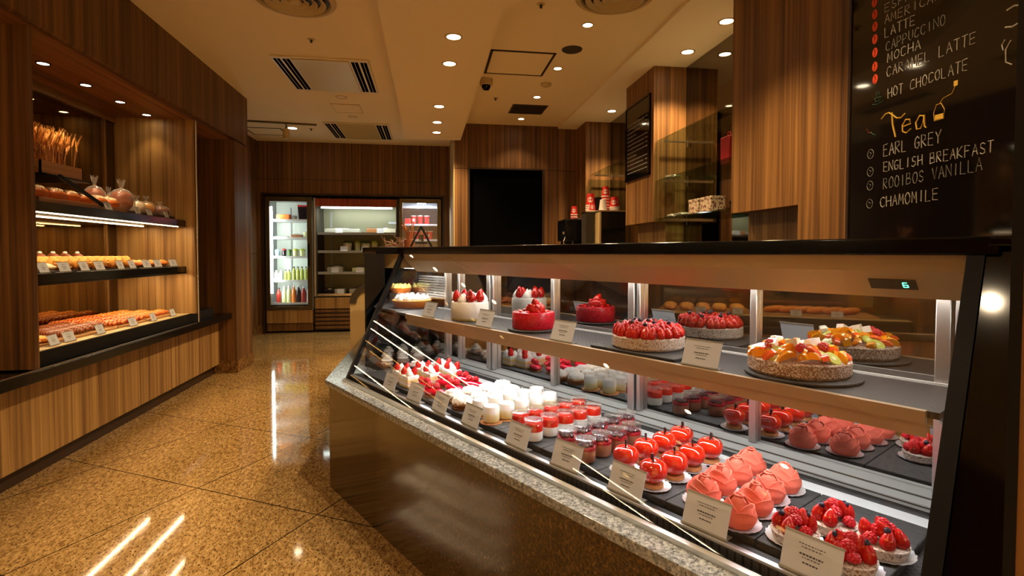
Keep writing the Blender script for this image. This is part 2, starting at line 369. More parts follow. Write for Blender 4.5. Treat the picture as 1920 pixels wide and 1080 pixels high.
# unseen shop end with an added lobby, pale to bounce light forward
struct('wall_front', MB().box(-3.2, 3.4, -7.3, -7.2, 0, CZ), 'plaster_brightened')
struct('wall_right_near', MB().box(2.34, 2.44, -1.6, 1.2, 0, CZ).box(3.3, 3.4, -7.2, -1.6, 0, CZ).box(2.44, 3.4, -1.6, -1.5, 0, CZ), 'plaster_brightened')
struct('wall_left_lobby_added', MB().box(-3.2, -3.1, -7.2, -3.1, 0, CZ), 'plaster_brightened')

# ------------------------------------------------------------------ bread display along the left wall
bd = thing('bread_display', 'long wood-clad bread counter with black shelves and bronze mirror along the left wall', 'bread display', (-2.4, 4.1, 0))
def P(mb, name, m, par, **k):
    """build in room coordinates, parented to a thing that sits at par.location"""
    off = Vector(par.location); mb.v = [tuple(Vector(p)-off) for p in mb.v]; return mb.build(name, m, par, **k)
P(MB().box(-2.60, -2.17, -1.5, 5.925, .10, .572), 'base_panel', 'wood_pale', bd)
P(MB().box(-2.60, -2.215, -1.5, 5.92, 0, .10), 'toe_kick', 'dark_brown', bd)
P(MB().box(-2.735, -2.04, -1.5, 5.925, .572, .63), 'ledge', 'black_gloss', bd, bev=.004)
P(MB().box(-2.062, -2.052, -1.5, 5.1, .63, .636), 'ledge_trim', 'steel', bd)
P(MB().box(-2.735, -2.10, .25, 2.2, .63, .715).box(-2.735, -2.10, 3.168, 5.60, .63, .715), 'tray_plinth', 'black', bd, bev=.003)
P(MB().box(-2.22, -2.105, .25, 2.2, .715, .719).box(-2.22, -2.105, 3.168, 5.09, .715, .719), 'plinth_edge', 'cream_paint', bd)
P(MB().box(-2.70, -2.06, 5.10, 5.13, .715, 2.425), 'side_panel', 'wood_pale', bd)
P(MB().box(-2.735, -2.05, 3.13, 3.165, .64, 2.425), 'partition', 'wood', bd)
P(MB().box(-2.735, -2.05, .2, .235, .64, 2.425), 'partition', 'wood', bd); P(MB().box(-2.735, -2.30, 2.205, 2.24, .64, 2.425), 'partition', 'wood', bd)
P(MB().box(-2.70, -2.685, .25, 2.2, .715, 2.40).box(-2.70, -2.685, 3.17, 5.095, .715, 2.40), 'back_mirror', 'bronze_mirror', bd)
P(MB().box(-2.685, -2.665, 3.17, 5.095, 2.37, 2.425).box(-2.684, -2.672, 4.94, 4.952, .715, 2.37), 'mirror_frame', 'brass_dark', bd)
P(MB().cyl((-2.052, 5.14, .635), .009, 1.79), 'post', 'steel', bd)
for y0, y1, zs, xs in ((3.17, 5.095, ((1.082, 1.136), (1.482, 1.54)), (-2.165, -2.44)), (.25, 2.2, ((1.482, 1.54),), (-2.165, -2.44))):
    for z0, z1 in zs:
        sm_ = MB().box(-2.68, -2.13, y0, y1+.03 if y0 > 3 else y1, z0, z1)
        if z0 < 1.2: sm_.box(-2.142, -2.13, y0, y1+.03, z0-.012, z0)
        P(sm_, 'shelf', 'black_gloss', bd, bev=.003)
        for x in xs:
            P(MB().box(x-.003, x+.003, y0+.06, y1-.06, z0-.004, z0), 'led_strip', 'bread_led', bd)
            strip_light(bd, (x+2.4, (y0+y1)/2-4.1, z0-.0045), .006, y1-y0-.12, BREAD_W/(1 if y0 > 3 else 1.5), WARM2)
# ------------------------------------------------------------------ pastry display case
PX, PY = -.5347, 2.941
CR = Matrix.Rotation(R(-60), 4, 'Z')
def CW(u, v, z): p = CR @ Vector((u, v, 0)); return (PX+p.x, PY+p.y, z)
CRZ = R(-60)
dc = thing('pastry_display_case', 'long chilled pastry case with slanted glass front on a brown polished stone base', 'display case', (PX, PY, 0), CRZ)
FOOT = [(0, 0), (2.66, 0), (2.66, .80), (-1.386, .80)]
MB().prism(FOOT, 0, .545).build('stone_base', 'plinth_stone', dc)
MB().prism([(-.02, -.014), (2.66, -.014), (2.66, .80), (-1.41, .80)], .545, .575).build('stone_ledge', 'ledge_stone', dc, bev=.002)
gv = lambda z: .0735+(z-.58)*.4813          # front glass plane
MB().box(.06, 2.57, .048, .066, .575, .588).build('channel', 'aluminium', dc)
MB().box(.06, 2.57, .066, .082, .5752, .579).build('gasket', 'black', dc)
MB().prism([(gv(.58), .58), (gv(1.25), 1.25), (gv(1.25)+.006, 1.25), (gv(.58)+.006, .58)], .065, 2.565, 'x').build('front_glass', 'glass', dc, smooth=0)
for u0, u1 in ((.052, .072), (2.548, 2.576)):
    MB().prism([(gv(.578)-.006, .578), (gv(1.25)-.006, 1.25), (gv(1.25)+.022, 1.25), (gv(.578)+.022, .578)], u0, u1, 'x').build('glass_frame', 'black', dc, smooth=0)
MB().prism([(gv(.575)-.002, .575), (gv(1.262)-.002, 1.262), (.80, 1.262), (.80, .575)], 2.578, 2.66, 'x').build('stone_end', 'dark_stone', dc, smooth=0)
MB().box(2.578, 2.66, .385, .80, 1.262, 1.284).build('stone_cap', 'dark_stone', dc, bev=.006)
MB().prism([(gv(.6)+.01, .585), (gv(1.24)+.01, 1.24), (.645, 1.24), (.645, .585)], .054, .060, 'x').build('end_panel', 'glass', dc, smooth=0)
MB().prism([(gv(.6)+.01, .585), (gv(1.24)+.01, 1.24), (.645, 1.24), (.645, .585)], 2.556, 2.572, 'x').build('end_panel', 'grey_mirror', dc, smooth=0)
MB().box(.02, 2.60, .386, .80, 1.246, 1.284).build('top_board', 'black_gloss', dc, bev=.004)
hs = MB().prism([(.402, 1.246), (.415, 1.210), (.488, 1.146), (.494, 1.146), (.494, 1.158), (.64, 1.158), (.64, 1.246)], .075, 2.546, 'x').build('light_housing', 'satin_steel', dc, smooth=0)
# temperature read-out on the housing
fa = math.atan2(.064, .073)
fp = lambda a, o: (.415+.073*a-.659*o, 1.210-.064*a-.752*o)      # a: down the lower facet, o: out of it
k = MB(); q_ = fp(.47, .001); k.obox((2.405, q_[0], q_[1]), (.092, .034, .003), (-fa, 0, 0)); lab(k.build('controller', 'black', hs), 'black temperature read-out')
k = MB()
for (a, b, sx, sy) in ((0, .008, .008, .0018), (0, 0, .008, .0018), (0, -.008, .008, .0018), (-.0044, .004, .0018, .008), (-.0044, -.004, .0018, .008), (.0044, -.004, .0018, .008)):
    q_ = fp(.47-b/.097, .0032); k.obox((2.430+a, q_[0], q_[1]), (sx, sy, .001), (-fa, 0, 0))
k.build('digit', 'digit', hs)
MB().box(.15, 2.50, .50, .53, 1.1515, 1.156).build('led_strip', 'case_led', dc)
strip_light(dc, (1.325, .515, 1.1512), 2.35, .03, 3.3, (1, .94, .86), (R(-10), 0, 0))
# floor of the case, grilles
MB().box(.068, 2.554, .086, .62, .576, .600).build('deck', 'perforated', dc)
MB().box(.068, 2.554, .088, .104, .600, .606).build('front_strip', 'aluminium', dc)
MB().box(.068, 2.554, .104, .128, .600, .604).build('front_grille', 'slots_u', dc)
MB().box(.068, 2.554, .500, .560, .600, .612).build('rear_strip', 'white_metal', dc)
MB().box(.068, 2.554, .560, .605, .600, .609).build('rear_grille', 'slots_u', dc)
MB().prism([(.605, .600), (.605, .625), (.64, .655), (.66, .655), (.66, .600)], .068, 2.554, 'x').build('bottom_rail', 'rail_grey', dc, smooth=0)
MB().box(.068, 2.554, .6045, .6052, .606, .611).box(.068, 2.554, .6040, .6052, .619, .622).prism([(.619, .6378), (.622, .6404), (.622, .6412), (.619, .6386)], .068, 2.554, 'x').build('door_track', 'fridge_dark', dc, smooth=0)
# shelf
MB().box(.12, 2.525, .322, .598, .916, .930).build('shelf', 'perforated', dc)
sr = MB().prism([(.306, .932), (.322, .932), (.322, .876), (.316, .876), (.314, .904), (.306, .906)], .28, 2.505, 'x').build('shelf_rail', 'brass', dc, smooth=0)
MB().box(.12, 2.525, .598, .606, .910, .936).build('shelf_rail', 'white_metal', dc)
MB().box(.30, 2.49, .345, .360, .908, .916).build('led_strip', 'shelf_led', dc)
strip_light(dc, (1.395, .352, .9075), 2.19, .015, 14, (.97, .98, 1), (R(-10), 0, 0))
for u in (.20, 2.515):
    MB().prism([(.33, .916), (.60, .916), (.60, .80)], u, u+.006, 'x').build('shelf_bracket', 'aluminium', dc, smooth=0)
# the case carries on a little way round the far corner
EXT = [(.054, .30), (-.20, .30), (-.80, .645), (.054, .645)]
MB().prism(EXT, .576, .600).build('deck', 'slate', dc); MB().prism([(.10, .345), (-.20, .345), (-.70, .636), (.10, .636)], .918, .930).build('shelf', 'perforated', dc)
MB().prism([(-.80, .645), (-.20, .30), (-.205, .292), (-.815, .645)], .575, 1.246).build('side_wall', 'black', dc, smooth=0)
MB().prism([(-.205, .90), (-.205, 1.246), (.052, 1.246), (.052, 1.07)], .292, .300, 'y').build('side_wall', 'black', dc, smooth=0)
MB().prism([(.03, .386), (-.06, .30), (-.22, .286), (-.84, .645), (-.84, .80), (.03, .80)], 1.2465, 1.284).build('top_board', 'black_gloss', dc, smooth=0)
MB().box(-.80, .07, .645, .652, .575, 1.246).build('mirror_pane', 'grey_mirror', dc)
for i in range(9): MB().box(-.16, .16, .628, .643, .985+i*.015, .993+i*.015).build('louvre_slat', 'aluminium', dc)
MB().prism([(.05, .40), (-.19, .31), (-.74, .63), (.05, .63)], 1.165, 1.246).build('light_housing', 'satin_steel', dc, smooth=0)
MB().box(-.20, .03, .50, .53, 1.160, 1.165).build('led_strip', 'case_led', dc); strip_light(dc, (-.085, .515, 1.1595), .22, .03, 1.6, (1, .95, .88))
# sliding mirror doors at the back
for i, (a, b) in enumerate(((.07, .61), (.61, 1.07), (1.07, 1.53), (1.53, 1.99), (1.99, 2.46), (2.46, 2.55))):
    MB().box(a, b, .645, .652, .655, 1.152).build('mirror_pane', 'grey_mirror', dc)
for u in (.61, 1.53, 2.475):
    MB().box(u-.026, u+.004, .612, .645, .655, 1.152).box(u+.010, u+.026, .620, .645, .655, 1.152).build('door_post', 'aluminium', dc, bev=.002)
for u in (1.07, 1.99):
    MB().box(u-.013, u+.009, .625, .645, .655, 1.152).build('door_stile', 'aluminium', dc, bev=.002)
for u in (.16, .30):
    MB().box(u-.010, u+.010, .625, .645, .655, 1.152).build('door_stile', 'aluminium', dc, bev=.002)
MB().box(.05, 2.576, .652, .70, .575, 1.246).build('rear_wall', 'black', dc)
# black cabinet at the far end of the case
cb = thing('till_cabinet', 'tall black cabinet standing on the stone ledge at the far end of the pastry case', 'cabinet', (-.15, 4.1, .575))
MB().box(-.315, .30, -.12, .5, 0, .655).build('body', 'black', cb); MB().box(-.32, .31, -.13, .51, .655, .668).build('top', 'black', cb)
# near right pillar in front of the case end
pl = MB().prism([(2.683, .002), (3.3, .002), (3.3, .45), (2.683, .45)], 0, CZ); pl.xf(Matrix.Translation((PX, PY, 0)) @ CR); struct('trim_14', pl, 'wood_column')
pl = MB().prism([(2.670, 0), (2.683, 0), (2.683, .45), (2.670, .45)], 0, CZ); pl.xf(Matrix.Translation((PX, PY, 0)) @ CR); struct('trim_15', pl, 'black')

# ------------------------------------------------------------------ fridges set into the rear wall
def wood_kick(par, x0, x1, slats):
    if not slats:
        P(MB().box(x0, x1, 8.77, 9.3, .155, .36), 'kick_panel', 'wood_pale', par, bev=.003); P(MB().box(x0, x1, 8.79, 9.3, .03, .15), 'kick_panel', 'wood', par)
    else:
        P(MB().box(x0, x1, 8.77, 9.3, .375, .545), 'kick_panel', 'wood_pale', par, bev=.003)
        P(MB().box(x0, x1, 8.80, 9.3, .03, .375), 'vent_back', 'dark_brown', par)
        for i in range(5): P(MB().box(x0, x1, 8.77, 8.80, .055+i*.065, .095+i*.065), 'vent_slat', 'wood', par, bev=.003)
fA = thing('drinks_fridge', 'tall glass-door drinks fridge with bright interior, left one in the rear wall', 'fridge', (-2.17, 9.05, 0))
P(MB().box(-2.50, -1.84, 9.28, 9.34, .38, 2.12), 'back', 'fridge_white', fA)
P(MB().box(-2.52, -2.49, 8.80, 9.34, .38, 2.12).box(-1.85, -1.82, 8.80, 9.34, .38, 2.12).box(-2.52, -1.82, 8.80, 9.34, 2.09, 2.13).box(-2.52, -1.82, 8.80, 9.34, .36, .39), 'cabinet', 'fridge_grey', fA)
dr = P(MB().box(-2.52, -2.455, 8.755, 8.795, .37, 2.13).box(-1.90, -1.83, 8.755, 8.795, .37, 2.13).box(-2.455, -1.90, 8.755, 8.795, 2.06, 2.13).box(-2.455, -1.90, 8.755, 8.795, .37, .42), 'door', 'fridge_frame', fA, bev=.004)
P(MB().box(-2.455, -1.90, 8.77, 8.776, .42, 2.06), 'door_glass', 'door_glass', fA, smooth=0)
P(MB().tube([(-1.875, 8.74, 1.05), (-1.875, 8.735, 1.2), (-1.875, 8.74, 1.4)], .012), 'handle', 'black_gloss', fA)
P(MB().box(-2.455, -2.43, 8.81, 8.83, .62, 1.98), 'led_strip', 'fridge_led', fA)
strip_light(fA, (-.262, -.228, 1.30), .024, 1.36, 34, COOL, (PI/2, 0, R(-35)))
for z in (1.755, 1.475, 1.175, .80, .44): P(MB().box(-2.485, -1.86, 8.86, 9.26, z, z+.018).box(-2.485, -1.86, 8.855, 8.862, z, z+.032), 'shelf', 'white_metal', fA)
P(MB().box(-2.27, -2.25, 9.262, 9.28, .5, 2.0), 'shelf_upright', 'fridge_grey', fA)
wood_kick(fA, -2.52, -1.83, False)
fB = thing('sandwich_cooler', 'open-fronted sandwich cooler with steel shelves between the two glass-door fridges', 'cooler', (-1.15, 9.05, 0))
P(MB().box(-1.79, -.51, 9.40, 9.46, .58, 2.12), 'back', 'cooler_back', fB)
P(MB().box(-1.81, -1.765, 8.80, 9.46, .56, 2.12).box(-.535, -.49, 8.80, 9.46, .56, 2.12), 'cabinet', 'fridge_dark', fB)
P(MB().box(-1.765, -.535, 8.80, 9.46, 2.06, 2.12).box(-1.765, -.535, 8.80, 9.46, .54, .575), 'cabinet', 'fridge_dark', fB)
P(MB().box(-1.77, -.53, 8.77, 8.80, 1.99, 2.11), 'fascia', 'red_wood', fB)
P(MB().box(-1.80, -1.775, 8.77, 8.80, .57, 2.12), 'front_trim', 'aluminium', fB)
P(MB().box(-1.70, -.60, 8.83, 8.86, 1.965, 1.985), 'led_strip', 'fridge_led', fB)
strip_light(fB, (0, -.205, 1.964), 1.1, .03, 17, (.96, 1, .88), (R(20), 0, 0))
for z in (1.555, 1.265, .925): P(MB().box(-1.76, -.54, 8.85, 9.38, z, z+.02).box(-1.76, -.54, 8.842, 8.852, z-.01, z+.032), 'shelf', 'fridge_grey', fB)
P(MB().box(-1.76, -.54, 8.79, 9.40, .575, .60), 'shelf', 'black', fB); P(MB().box(-1.76, -.54, 8.78, 8.79, .575, .612), 'front_trim', 'steel', fB)
P(MB().box(-.70, -.56, 9.385, 9.40, 1.755, 1.79), 'sign_plate', 'paper', fB)
P(MB().box(-1.66, -1.63, 9.39, 9.40, .62, 1.95), 'shelf_upright', 'fridge_grey', fB)
wood_kick(fB, -1.80, -.50, True)
fC = thing('cup_fridge', 'glass-door fridge with bluish light holding red cups, right one in the rear wall', 'fridge', (-.155, 9.05, 0))
P(MB().box(-.45, .15, 9.28, 9.34, .38, 2.12), 'back', 'fridge_grey', fC)
P(MB().box(-.48, -.45, 8.80, 9.34, .38, 2.12).box(.15, .18, 8.80, 9.34, .38, 2.12).box(-.48, .18, 8.80, 9.34, 2.09, 2.13).box(-.48, .18, 8.80, 9.34, .36, .39), 'cabinet', 'fridge_grey', fC)
P(MB().box(-.48, -.435, 8.755, 8.795, .37, 2.13).box(.12, .185, 8.755, 8.795, .37, 2.13).box(-.435, .12, 8.755, 8.795, 2.06, 2.13).box(-.435, .12, 8.755, 8.795, .37, .42), 'door', 'fridge_frame', fC, bev=.004)
P(MB().box(-.435, .12, 8.77, 8.776, .42, 2.06), 'door_glass', 'door_glass', fC, smooth=0)
P(MB().box(-.20, -.06, 8.82, 8.85, 2.055, 2.075), 'led_strip', 'fridge_led_cool', fC)
strip_light(fC, (0.025, -.215, 2.054), .14, .03, 34, (.80, .86, 1), (R(12), 0, 0))
for z in (1.985, 1.70, 1.45, 1.15, .8): P(MB().box(-.445, .145, 8.86, 9.26, z, z+.018).box(-.445, .145, 8.855, 8.862, z, z+.03), 'shelf', 'white_metal', fC)
wood_kick(fC, -.48, .185, False)

# ------------------------------------------------------------------ ceiling fittings
def downlight(loc, label, power, on=True, r=.048, col=WARM, black=False, name='downlight', size=105, group=None):
    t = thing(name, label, 'ceiling light', loc, 0, group)
    MB().lathe([(r, -.004), (r*1.28, -.005), (r*1.32, 0), (r*1.32, .002)], 28, cap=False).lathe([(r, -.004), (r*.98, .0)], 28, cap=False).build('trim_ring', 'black' if black else 'cream_paint', t)
    MB().lathe([(.0001, -.0015), (r*.99, -.0015)], 28, cap=False).build('lens', 'lamp_lens' if on else 'lamp_off', t)
    if on and power: spot(t, (0, 0, -.03), power, size, .6, col, .03)
    return t
for (x, y), lb in zip(((.17, 3.76), (.16, 4.29), (.10, 5.54), (.09, 6.21), (.09, 6.73)), ('nearest', 'second nearest', 'third', 'second farthest', 'farthest')):
    downlight((x, y, 2.75), f'round white downlight in the lowered ceiling strip, {lb} of its row of five', SPOT_W*1.1, size=128, group='downlights in the lowered strip')
for i, y in enumerate((3.0, 2.04)):
    downlight((1.19, y, CZ), f'small downlight over the staff area above the frame, {ORD[i]} nearer than the visible row', SPOT_W*1.1, r=.036, group='downlights over the staff area')
for (x, y), lb in zip(((1.19, 3.96), (1.19, 4.92), (1.18, 5.85), (1.17, 6.82)), ('nearest', 'second', 'third', 'farthest')):
    downlight((x, y, CZ), f'small downlight over the staff area, {lb} in the row of four', SPOT_W*(.25 if y > 6.5 else 1.0), r=.036, group='downlights over the staff area')
for (x, y), lb in zip(((2.16, 3.68), (2.16, 4.28), (2.16, 6.18)), ('nearest, at the hanging cabinet', 'middle one, near the glass shelves', 'farthest, past the wood column')):
    downlight((x, y, CZ-.028), f'downlight washing the mirror wall, {lb}', SPOT_W*1.2, group='downlights along the mirror wall')
dl_ = downlight((1.15, 2.75, CZ), 'narrow downlight above the frame aimed down beside the hanging wood cabinet', 0, r=.036, group='downlights over the staff area')
spot(dl_, (0, 0, -.04), SPOT_W*.8, 46, 1.0, WARM, .03, (0, R(-32), 0))
downlight((-.96, 6.18, CZ), 'unlit pale downlight next to the nearer air conditioner', 0, False, group='unlit downlights')
downlight((-.96, 7.04, CZ), 'unlit pale downlight between ceiling hatch and farther air conditioner', 0, False, r=.042, group='unlit downlights')
downlight((-1.87, 7.8, CZ), 'swivel downlight near the track light by the rear wall', SPOT_W*.35, r=.06, col=(1, .86, .62))
for i, (x, y) in enumerate(((-2.36, 3.74), (-2.37, 4.17), (-2.37, 4.59), (-2.37, 4.98))):
    downlight((x, y, 2.425), f'small black-ringed spotlight over the bread shelves, {ORD[i]} from the left', BREAD_W*(5.5, 5.0, 2.6, .8)[i], r=.03, black=True, name='spotlight', size=84, group='spotlights over the bread')
for i, y in enumerate((.8, 1.6, 2.4)):
    downlight((-2.37, y, 2.425), 'black-ringed spotlight over the hidden bread bay, reflected in the case mirrors only', BREAD_W*4, r=.03, black=True, name='spotlight', size=90, group='spotlights over the near bay')
for i, (x, y) in enumerate(((-.56, .39), (.35, -1.0), (-.9, -1.2), (.16, 2.75), (.16, 2.2))):  # first lamp read from its reflection, the rest added to light the aisle
    z = 2.75 if -.3 < x < .95 else CZ
    downlight((x, y, z), 'downlight above the aisle outside the frame, one of five mostly added for light', SPOT_W*1.15 if y > 2 else SPOT_BACK_W, r=.055, col=(1, .76, .48), group='downlights behind the view')
for i in range(9):  # unseen lamps added to brighten the ceiling by bounce
    downlight((-2+2*(i % 3), -2.6-1.6*(i//3), CZ), 'large added lobby lamp behind the camera, unseen, bouncing light onto the ceiling', LOBBY_BOUNCE_W, r=.08, group='added lobby downlights', size=104)
def diffuser(loc, label):
    t = thing('air_diffuser', label, 'air diffuser', loc, 0, 'round air diffusers')
    MB().lathe([(.26, 0), (.27, -.004), (.262, -.012), (.235, -.016), (.225, -.004), (.225, 0)], 48, cap=False).build('outer_ring', 'cream_paint', t)
    for r0 in (.20, .145, .09):
        MB().lathe([(r0, -.026), (r0-.008, -.028), (r0-.035, -.006), (r0-.03, -.002), (r0, -.022)], 40, cap=False).build('vane_ring', 'cream_paint', t)
    MB().lathe([(.0001, -.034), (.035, -.03), (.045, -.018), (.04, -.012)], 28, cap=False).build('centre_cone', 'cream_paint', t)
    MB().lathe([(.0001, -.001), (.225, -.001)], 32, cap=False).build('throat', 'dark_brown', t)
diffuser((-.90, 3.87, CZ), 'round ringed air diffuser in the left ceiling, above the bread side')
diffuser((1.24, 3.49, CZ), 'round ringed air diffuser over the staff area')
def cassette(loc, label):
    t = thing('air_conditioner', label, 'air conditioner', loc, 0, 'ceiling air conditioners')
    MB().box(-.42, .42, -.48, .48, -.018, 0).build('frame', 'ac_frame', t, bev=.004)
    MB().box(-.245, .245, -.46, .46, -.026, -.018).build('panel', 'ac_panel', t, bev=.004)
    for sx in (-1, 1):
        for k, (a, wd_) in enumerate(((.262, .062), (.342, .058))):
            x0, x1 = sorted((sx*a, sx*(a+wd_)))
            MB().box(x0, x1, -.445, .445, -.0195, -.0175).build('air_slot', 'void', t)
            MB().box((x0+x1)/2-.002, (x0+x1)/2+.002, -.445, .445, -.022, -.0195).build('louvre', 'ac_panel', t)
cassette((-.955, 5.44, CZ), 'ceiling air conditioner with slotted ends, the one nearer the camera')
cassette((-.965, 7.83, CZ), 'ceiling air conditioner with slotted ends, the one by the rear wall')
def hatch(x0, x1, y0, y1, label, fm='dark_brown', wf=.022):
    t = thing('ceiling_hatch', label, 'ceiling hatch', ((x0+x1)/2, (y0+y1)/2, CZ), 0, 'ceiling access hatches'); a, b = (x1-x0)/2, (y1-y0)/2
    MB().box(-a, -a+wf, -b, b, -.006, 0).box(a-wf, a, -b, b, -.006, 0).box(-a, a, -b, -b+wf, -.006, 0).box(-a, a, b-wf, b, -.006, 0).build('frame', fm, t)
    MB().box(-a+wf, a-wf, -b+wf, b-wf, -.004, 0).build('panel', 'plaster', t)
hatch(.52, 1.09, 4.55, 5.15, 'square access hatch with dark frame over the staff area')
hatch(-1.13, -.80, 6.46, 6.84, 'small access hatch between the two air conditioners', 'ac_panel', .012)
hatch(-2.52, -2.03, 7.83, 8.28, 'access hatch in the far left ceiling corner', 'fridge_dark', .02)
tag(MB().lathe([(.0001, -.012), (.075, -.012), (.085, -.006), (.088, 0)], 32, (1.2, 4.45, CZ), cap=False).build('speaker', 'fridge_dark'), 'round brown ceiling speaker beside the dark-framed hatch', 'speaker')
def detector(loc, r, label):
    tag(MB().lathe([(.0001, -.03), (r*.6, -.03), (r*.9, -.02), (r, -.008), (r, 0)], 24, loc, cap=False).build('smoke_detector', 'cream_paint'), label, 'smoke detector', 'smoke detectors')
detector((1.18, 5.38, CZ), .055, 'round cream smoke detector over the staff area')
def sprinkler(loc, label):
    t = thing('sprinkler', label, 'sprinkler', loc, 0, 'ceiling sprinklers')
    MB().lathe([(.0001, -.006), (.026, -.006), (.03, 0)], 20, cap=False).build('rose', 'cream_paint', t); MB().cyl((0, 0, -.028), .010, .022, 12).build('head', 'fridge_dark', t)
sprinkler((.77, 3.68, CZ), 'small ceiling sprinkler beside the round diffuser over the staff area')
sprinkler((-.94, 4.56, CZ), 'small ceiling sprinkler just before the nearer air conditioner')
sprinkler((-1.62, 7.79, CZ), 'small ceiling sprinkler left of the farther air conditioner')
sprinkler((.73, 5.95, CZ), 'small ceiling sprinkler behind the dome camera')
t = thing('dome_camera', 'cream security dome camera hanging below the staff area ceiling', 'camera', (.56, 5.33, CZ))
MB().lathe([(.062, 0), (.065, -.055), (.058, -.062), (.0001, -.062)], 28, cap=False).build('housing', 'cream_paint', t)
MB().lathe([(.045, -.062), (.043, -.085), (.03, -.105), (.0001, -.112)], 24, cap=False).build('dome', 'black_gloss', t)
t = thing('air_vent', 'brown slatted return-air vent in the staff area ceiling', 'air vent', (1.17, 6.36, CZ))
MB().box(-.21, .21, -.2, .2, -.006, 0).build('frame', 'fridge_frame', t)
for i in range(12): MB().box(-.19, .19, -.185+i*.031, -.167+i*.031, -.011, -.006).build('slat', 'fridge_dark', t)
t = thing('track_light', 'ceiling track with one hanging cylinder spot by the far left corner', 'track light', (-1.93, 7.47, CZ))
MB().box(-.44, .44, -.016, .016, -.02, 0).build('rail', 'fridge_frame', t, rot=(0, 0, R(6)))
MB().cyl((.06, 0, -.09), .008, .07, 10).build('stem', 'fridge_dark', t)
MB().lathe([(.036, -.22), (.042, -.216), (.042, -.09), (.03, -.085), (.0001, -.085)], 20, (.06, 0, 0), cap=False).build('lamp_head', 'cream_paint', t)
MB().lathe([(.0001, -.218), (.036, -.218)], 18, (.06, 0, 0), cap=False).build('lens', 'lamp_off', t)

# ------------------------------------------------------------------ staff side: counter, machines, cups, shelves, boards
bc = thing('back_counter', 'dark staff counter along the mirror wall behind the pastry case', 'counter', (1.8, 4.2, 0))
P(MB().box(1.50, 2.14, 2.5, 6.66, 0, .91), 'body', 'dark_brown', bc); P(MB().box(1.46, 2.145, 2.45, 6.68, .91, .95), 'worktop', 'black_gloss', bc)
t = thing('coffee_machine', 'black coffee machine with steel spouts, left of the tall grinder cabinet', 'coffee machine', (1.75, 6.16, .95))
MB().box(-.16, .20, -.05, .25, 0, .70).build('body', 'black', t, bev=.012); MB().box(-.20, .20, -.16, .25, .44, .70).build('brew_head', 'black_gloss', t, bev=.015)
MB().box(-.17, .19, -.2, .0, 0, .05).build('drip_tray', 'steel', t); MB().lathe([(.075, .70), (.085, .70), (.085, .715), (.0001, .72)], 20, (.02, .05, 0)).build('bean_lid', 'steel', t)
for x in (-.10, .11): MB().tube([(x, -.10, .44), (x, -.10, .40), (x, -.13, .37)], .012).build('spout', 'steel', t)
MB().tube([(-.19, -.12, .50), (-.22, -.16, .44), (-.22, -.16, .36)], .008).build('steam_wand', 'steel', t); MB().cyl((-.215, -.13, .52), .018, .03, 12).build('knob', 'steel', t)
t = thing('coffee_machine', 'tall black machine cabinet with steel edge carrying the paper cup stacks', 'coffee machine', (1.97, 5.75, .95))
MB().box(-.12, .155, -.14, .16, 0, .755).build('body', 'black_gloss', t, bev=.006); MB().box(-.155, -.12, -.15, .16, 0, .755).build('edge_column', 'satin_steel', t, bev=.012)
MB().box(-.16, .16, -.15, .17, .755, .77).build('cup_tray', 'steel', t)
t = thing('cup_shelf_box', 'small grey-green box between the two black machines, cups on top', 'box', (1.76, 5.78, .95))
MB().box(-.05, .045, -.05, .12, .0, .755).build('body', 'fridge_dark', t); MB().box(-.055, .048, -.055, .125, .755, .765).build('top', 'steel', t)
mat('cup_red', S(206, 30, 28), .5); mat('cup_white', S(224, 214, 204), .55)
def cup_proto(inv=True, r0=.030, r1=.043, h=.105, m=('cup_red', 'cup_white')):
    t = thing('paper_cup', 'x', 'cup')
    z = (lambda q: h-q) if inv else (lambda q: q)
    pr = [(.0001, z(.004)), (r0*.96, z(.004)), (r0, z(0)), (r1, z(h-.006))]
    MB().lathe(pr if not inv else pr, 22, cap=False).build('body', m[0], t)
    MB().lathe([(r1*.98, z(h-.014)), (r1+.002, z(h-.012)), (r1+.003, z(h-.004)), (r1, z(h)), (r1-.004, z(h))], 22, cap=False).build('rim', m[1], t)
    # round white emblem on the side
    lg = MB(); n = 14; vs = [];
    for rr in (0.0, .026):
        for j in range(n):
            a = 2*PI*j/n; zz = h*.5+rr*math.sin(a)*1.0; rad = (r1-(r1-r0)*(zz/h if inv else 1-zz/h))+.0012; th = -PI/2-.35+rr*math.cos(a)/rad
            vs.append((rad*math.cos(th), rad*math.sin(th), zz))
    lg.add(vs, [(j, (j+1) % n, n+(j+1) % n, n+j) for j in range(n)]); lg.build('emblem', m[1], t, smooth=0)
    return t
cp = cup_proto(True, .032, .045, .120); used = []
gset = 'red paper cups stacked on the machines'
def stack(x, y, z, n, who, sc=1, dz=.016):
    for i in range(n):
        w_ = 'topmost' if i == n-1 else ('lowest' if i == 0 else ORD[i]+' from the bottom')
        rep(cp, used, (x, y, z+i*dz*sc), (i*.0), f'upturned red cup, {w_} of the {who}' if n > 1 else f'upturned red paper cup, {who}', gset, (sc, sc, sc))
stack(2.02, 5.70, 1.72, 3, 'stack at the machine top right end')
stack(1.955, 5.79, 1.72, 6, 'tallest stack behind', 1.0, .032)
stack(2.075, 5.80, 1.72, 4, 'stack against the wood column')
stack(1.80, 5.85, 1.715, 4, 'wide stack on the grey-green box', 1.2, .018)
stack(1.79, 5.745, 1.715, 1, 'lone small one on the front of the grey-green box', .8)
stack(1.71, 6.22, 1.65, 3, 'stack on the left coffee machine', .9, .03)
cw_ = cup_proto(True, .032, .045, .120, m=('cup_white', 'cup_white')); cw_.name = 'paper_cup_white'; cw_['label'] = 'upturned white paper cup between the red stacks'; cw_.location = (1.89, 5.68, 1.72); cw_['group'] = gset
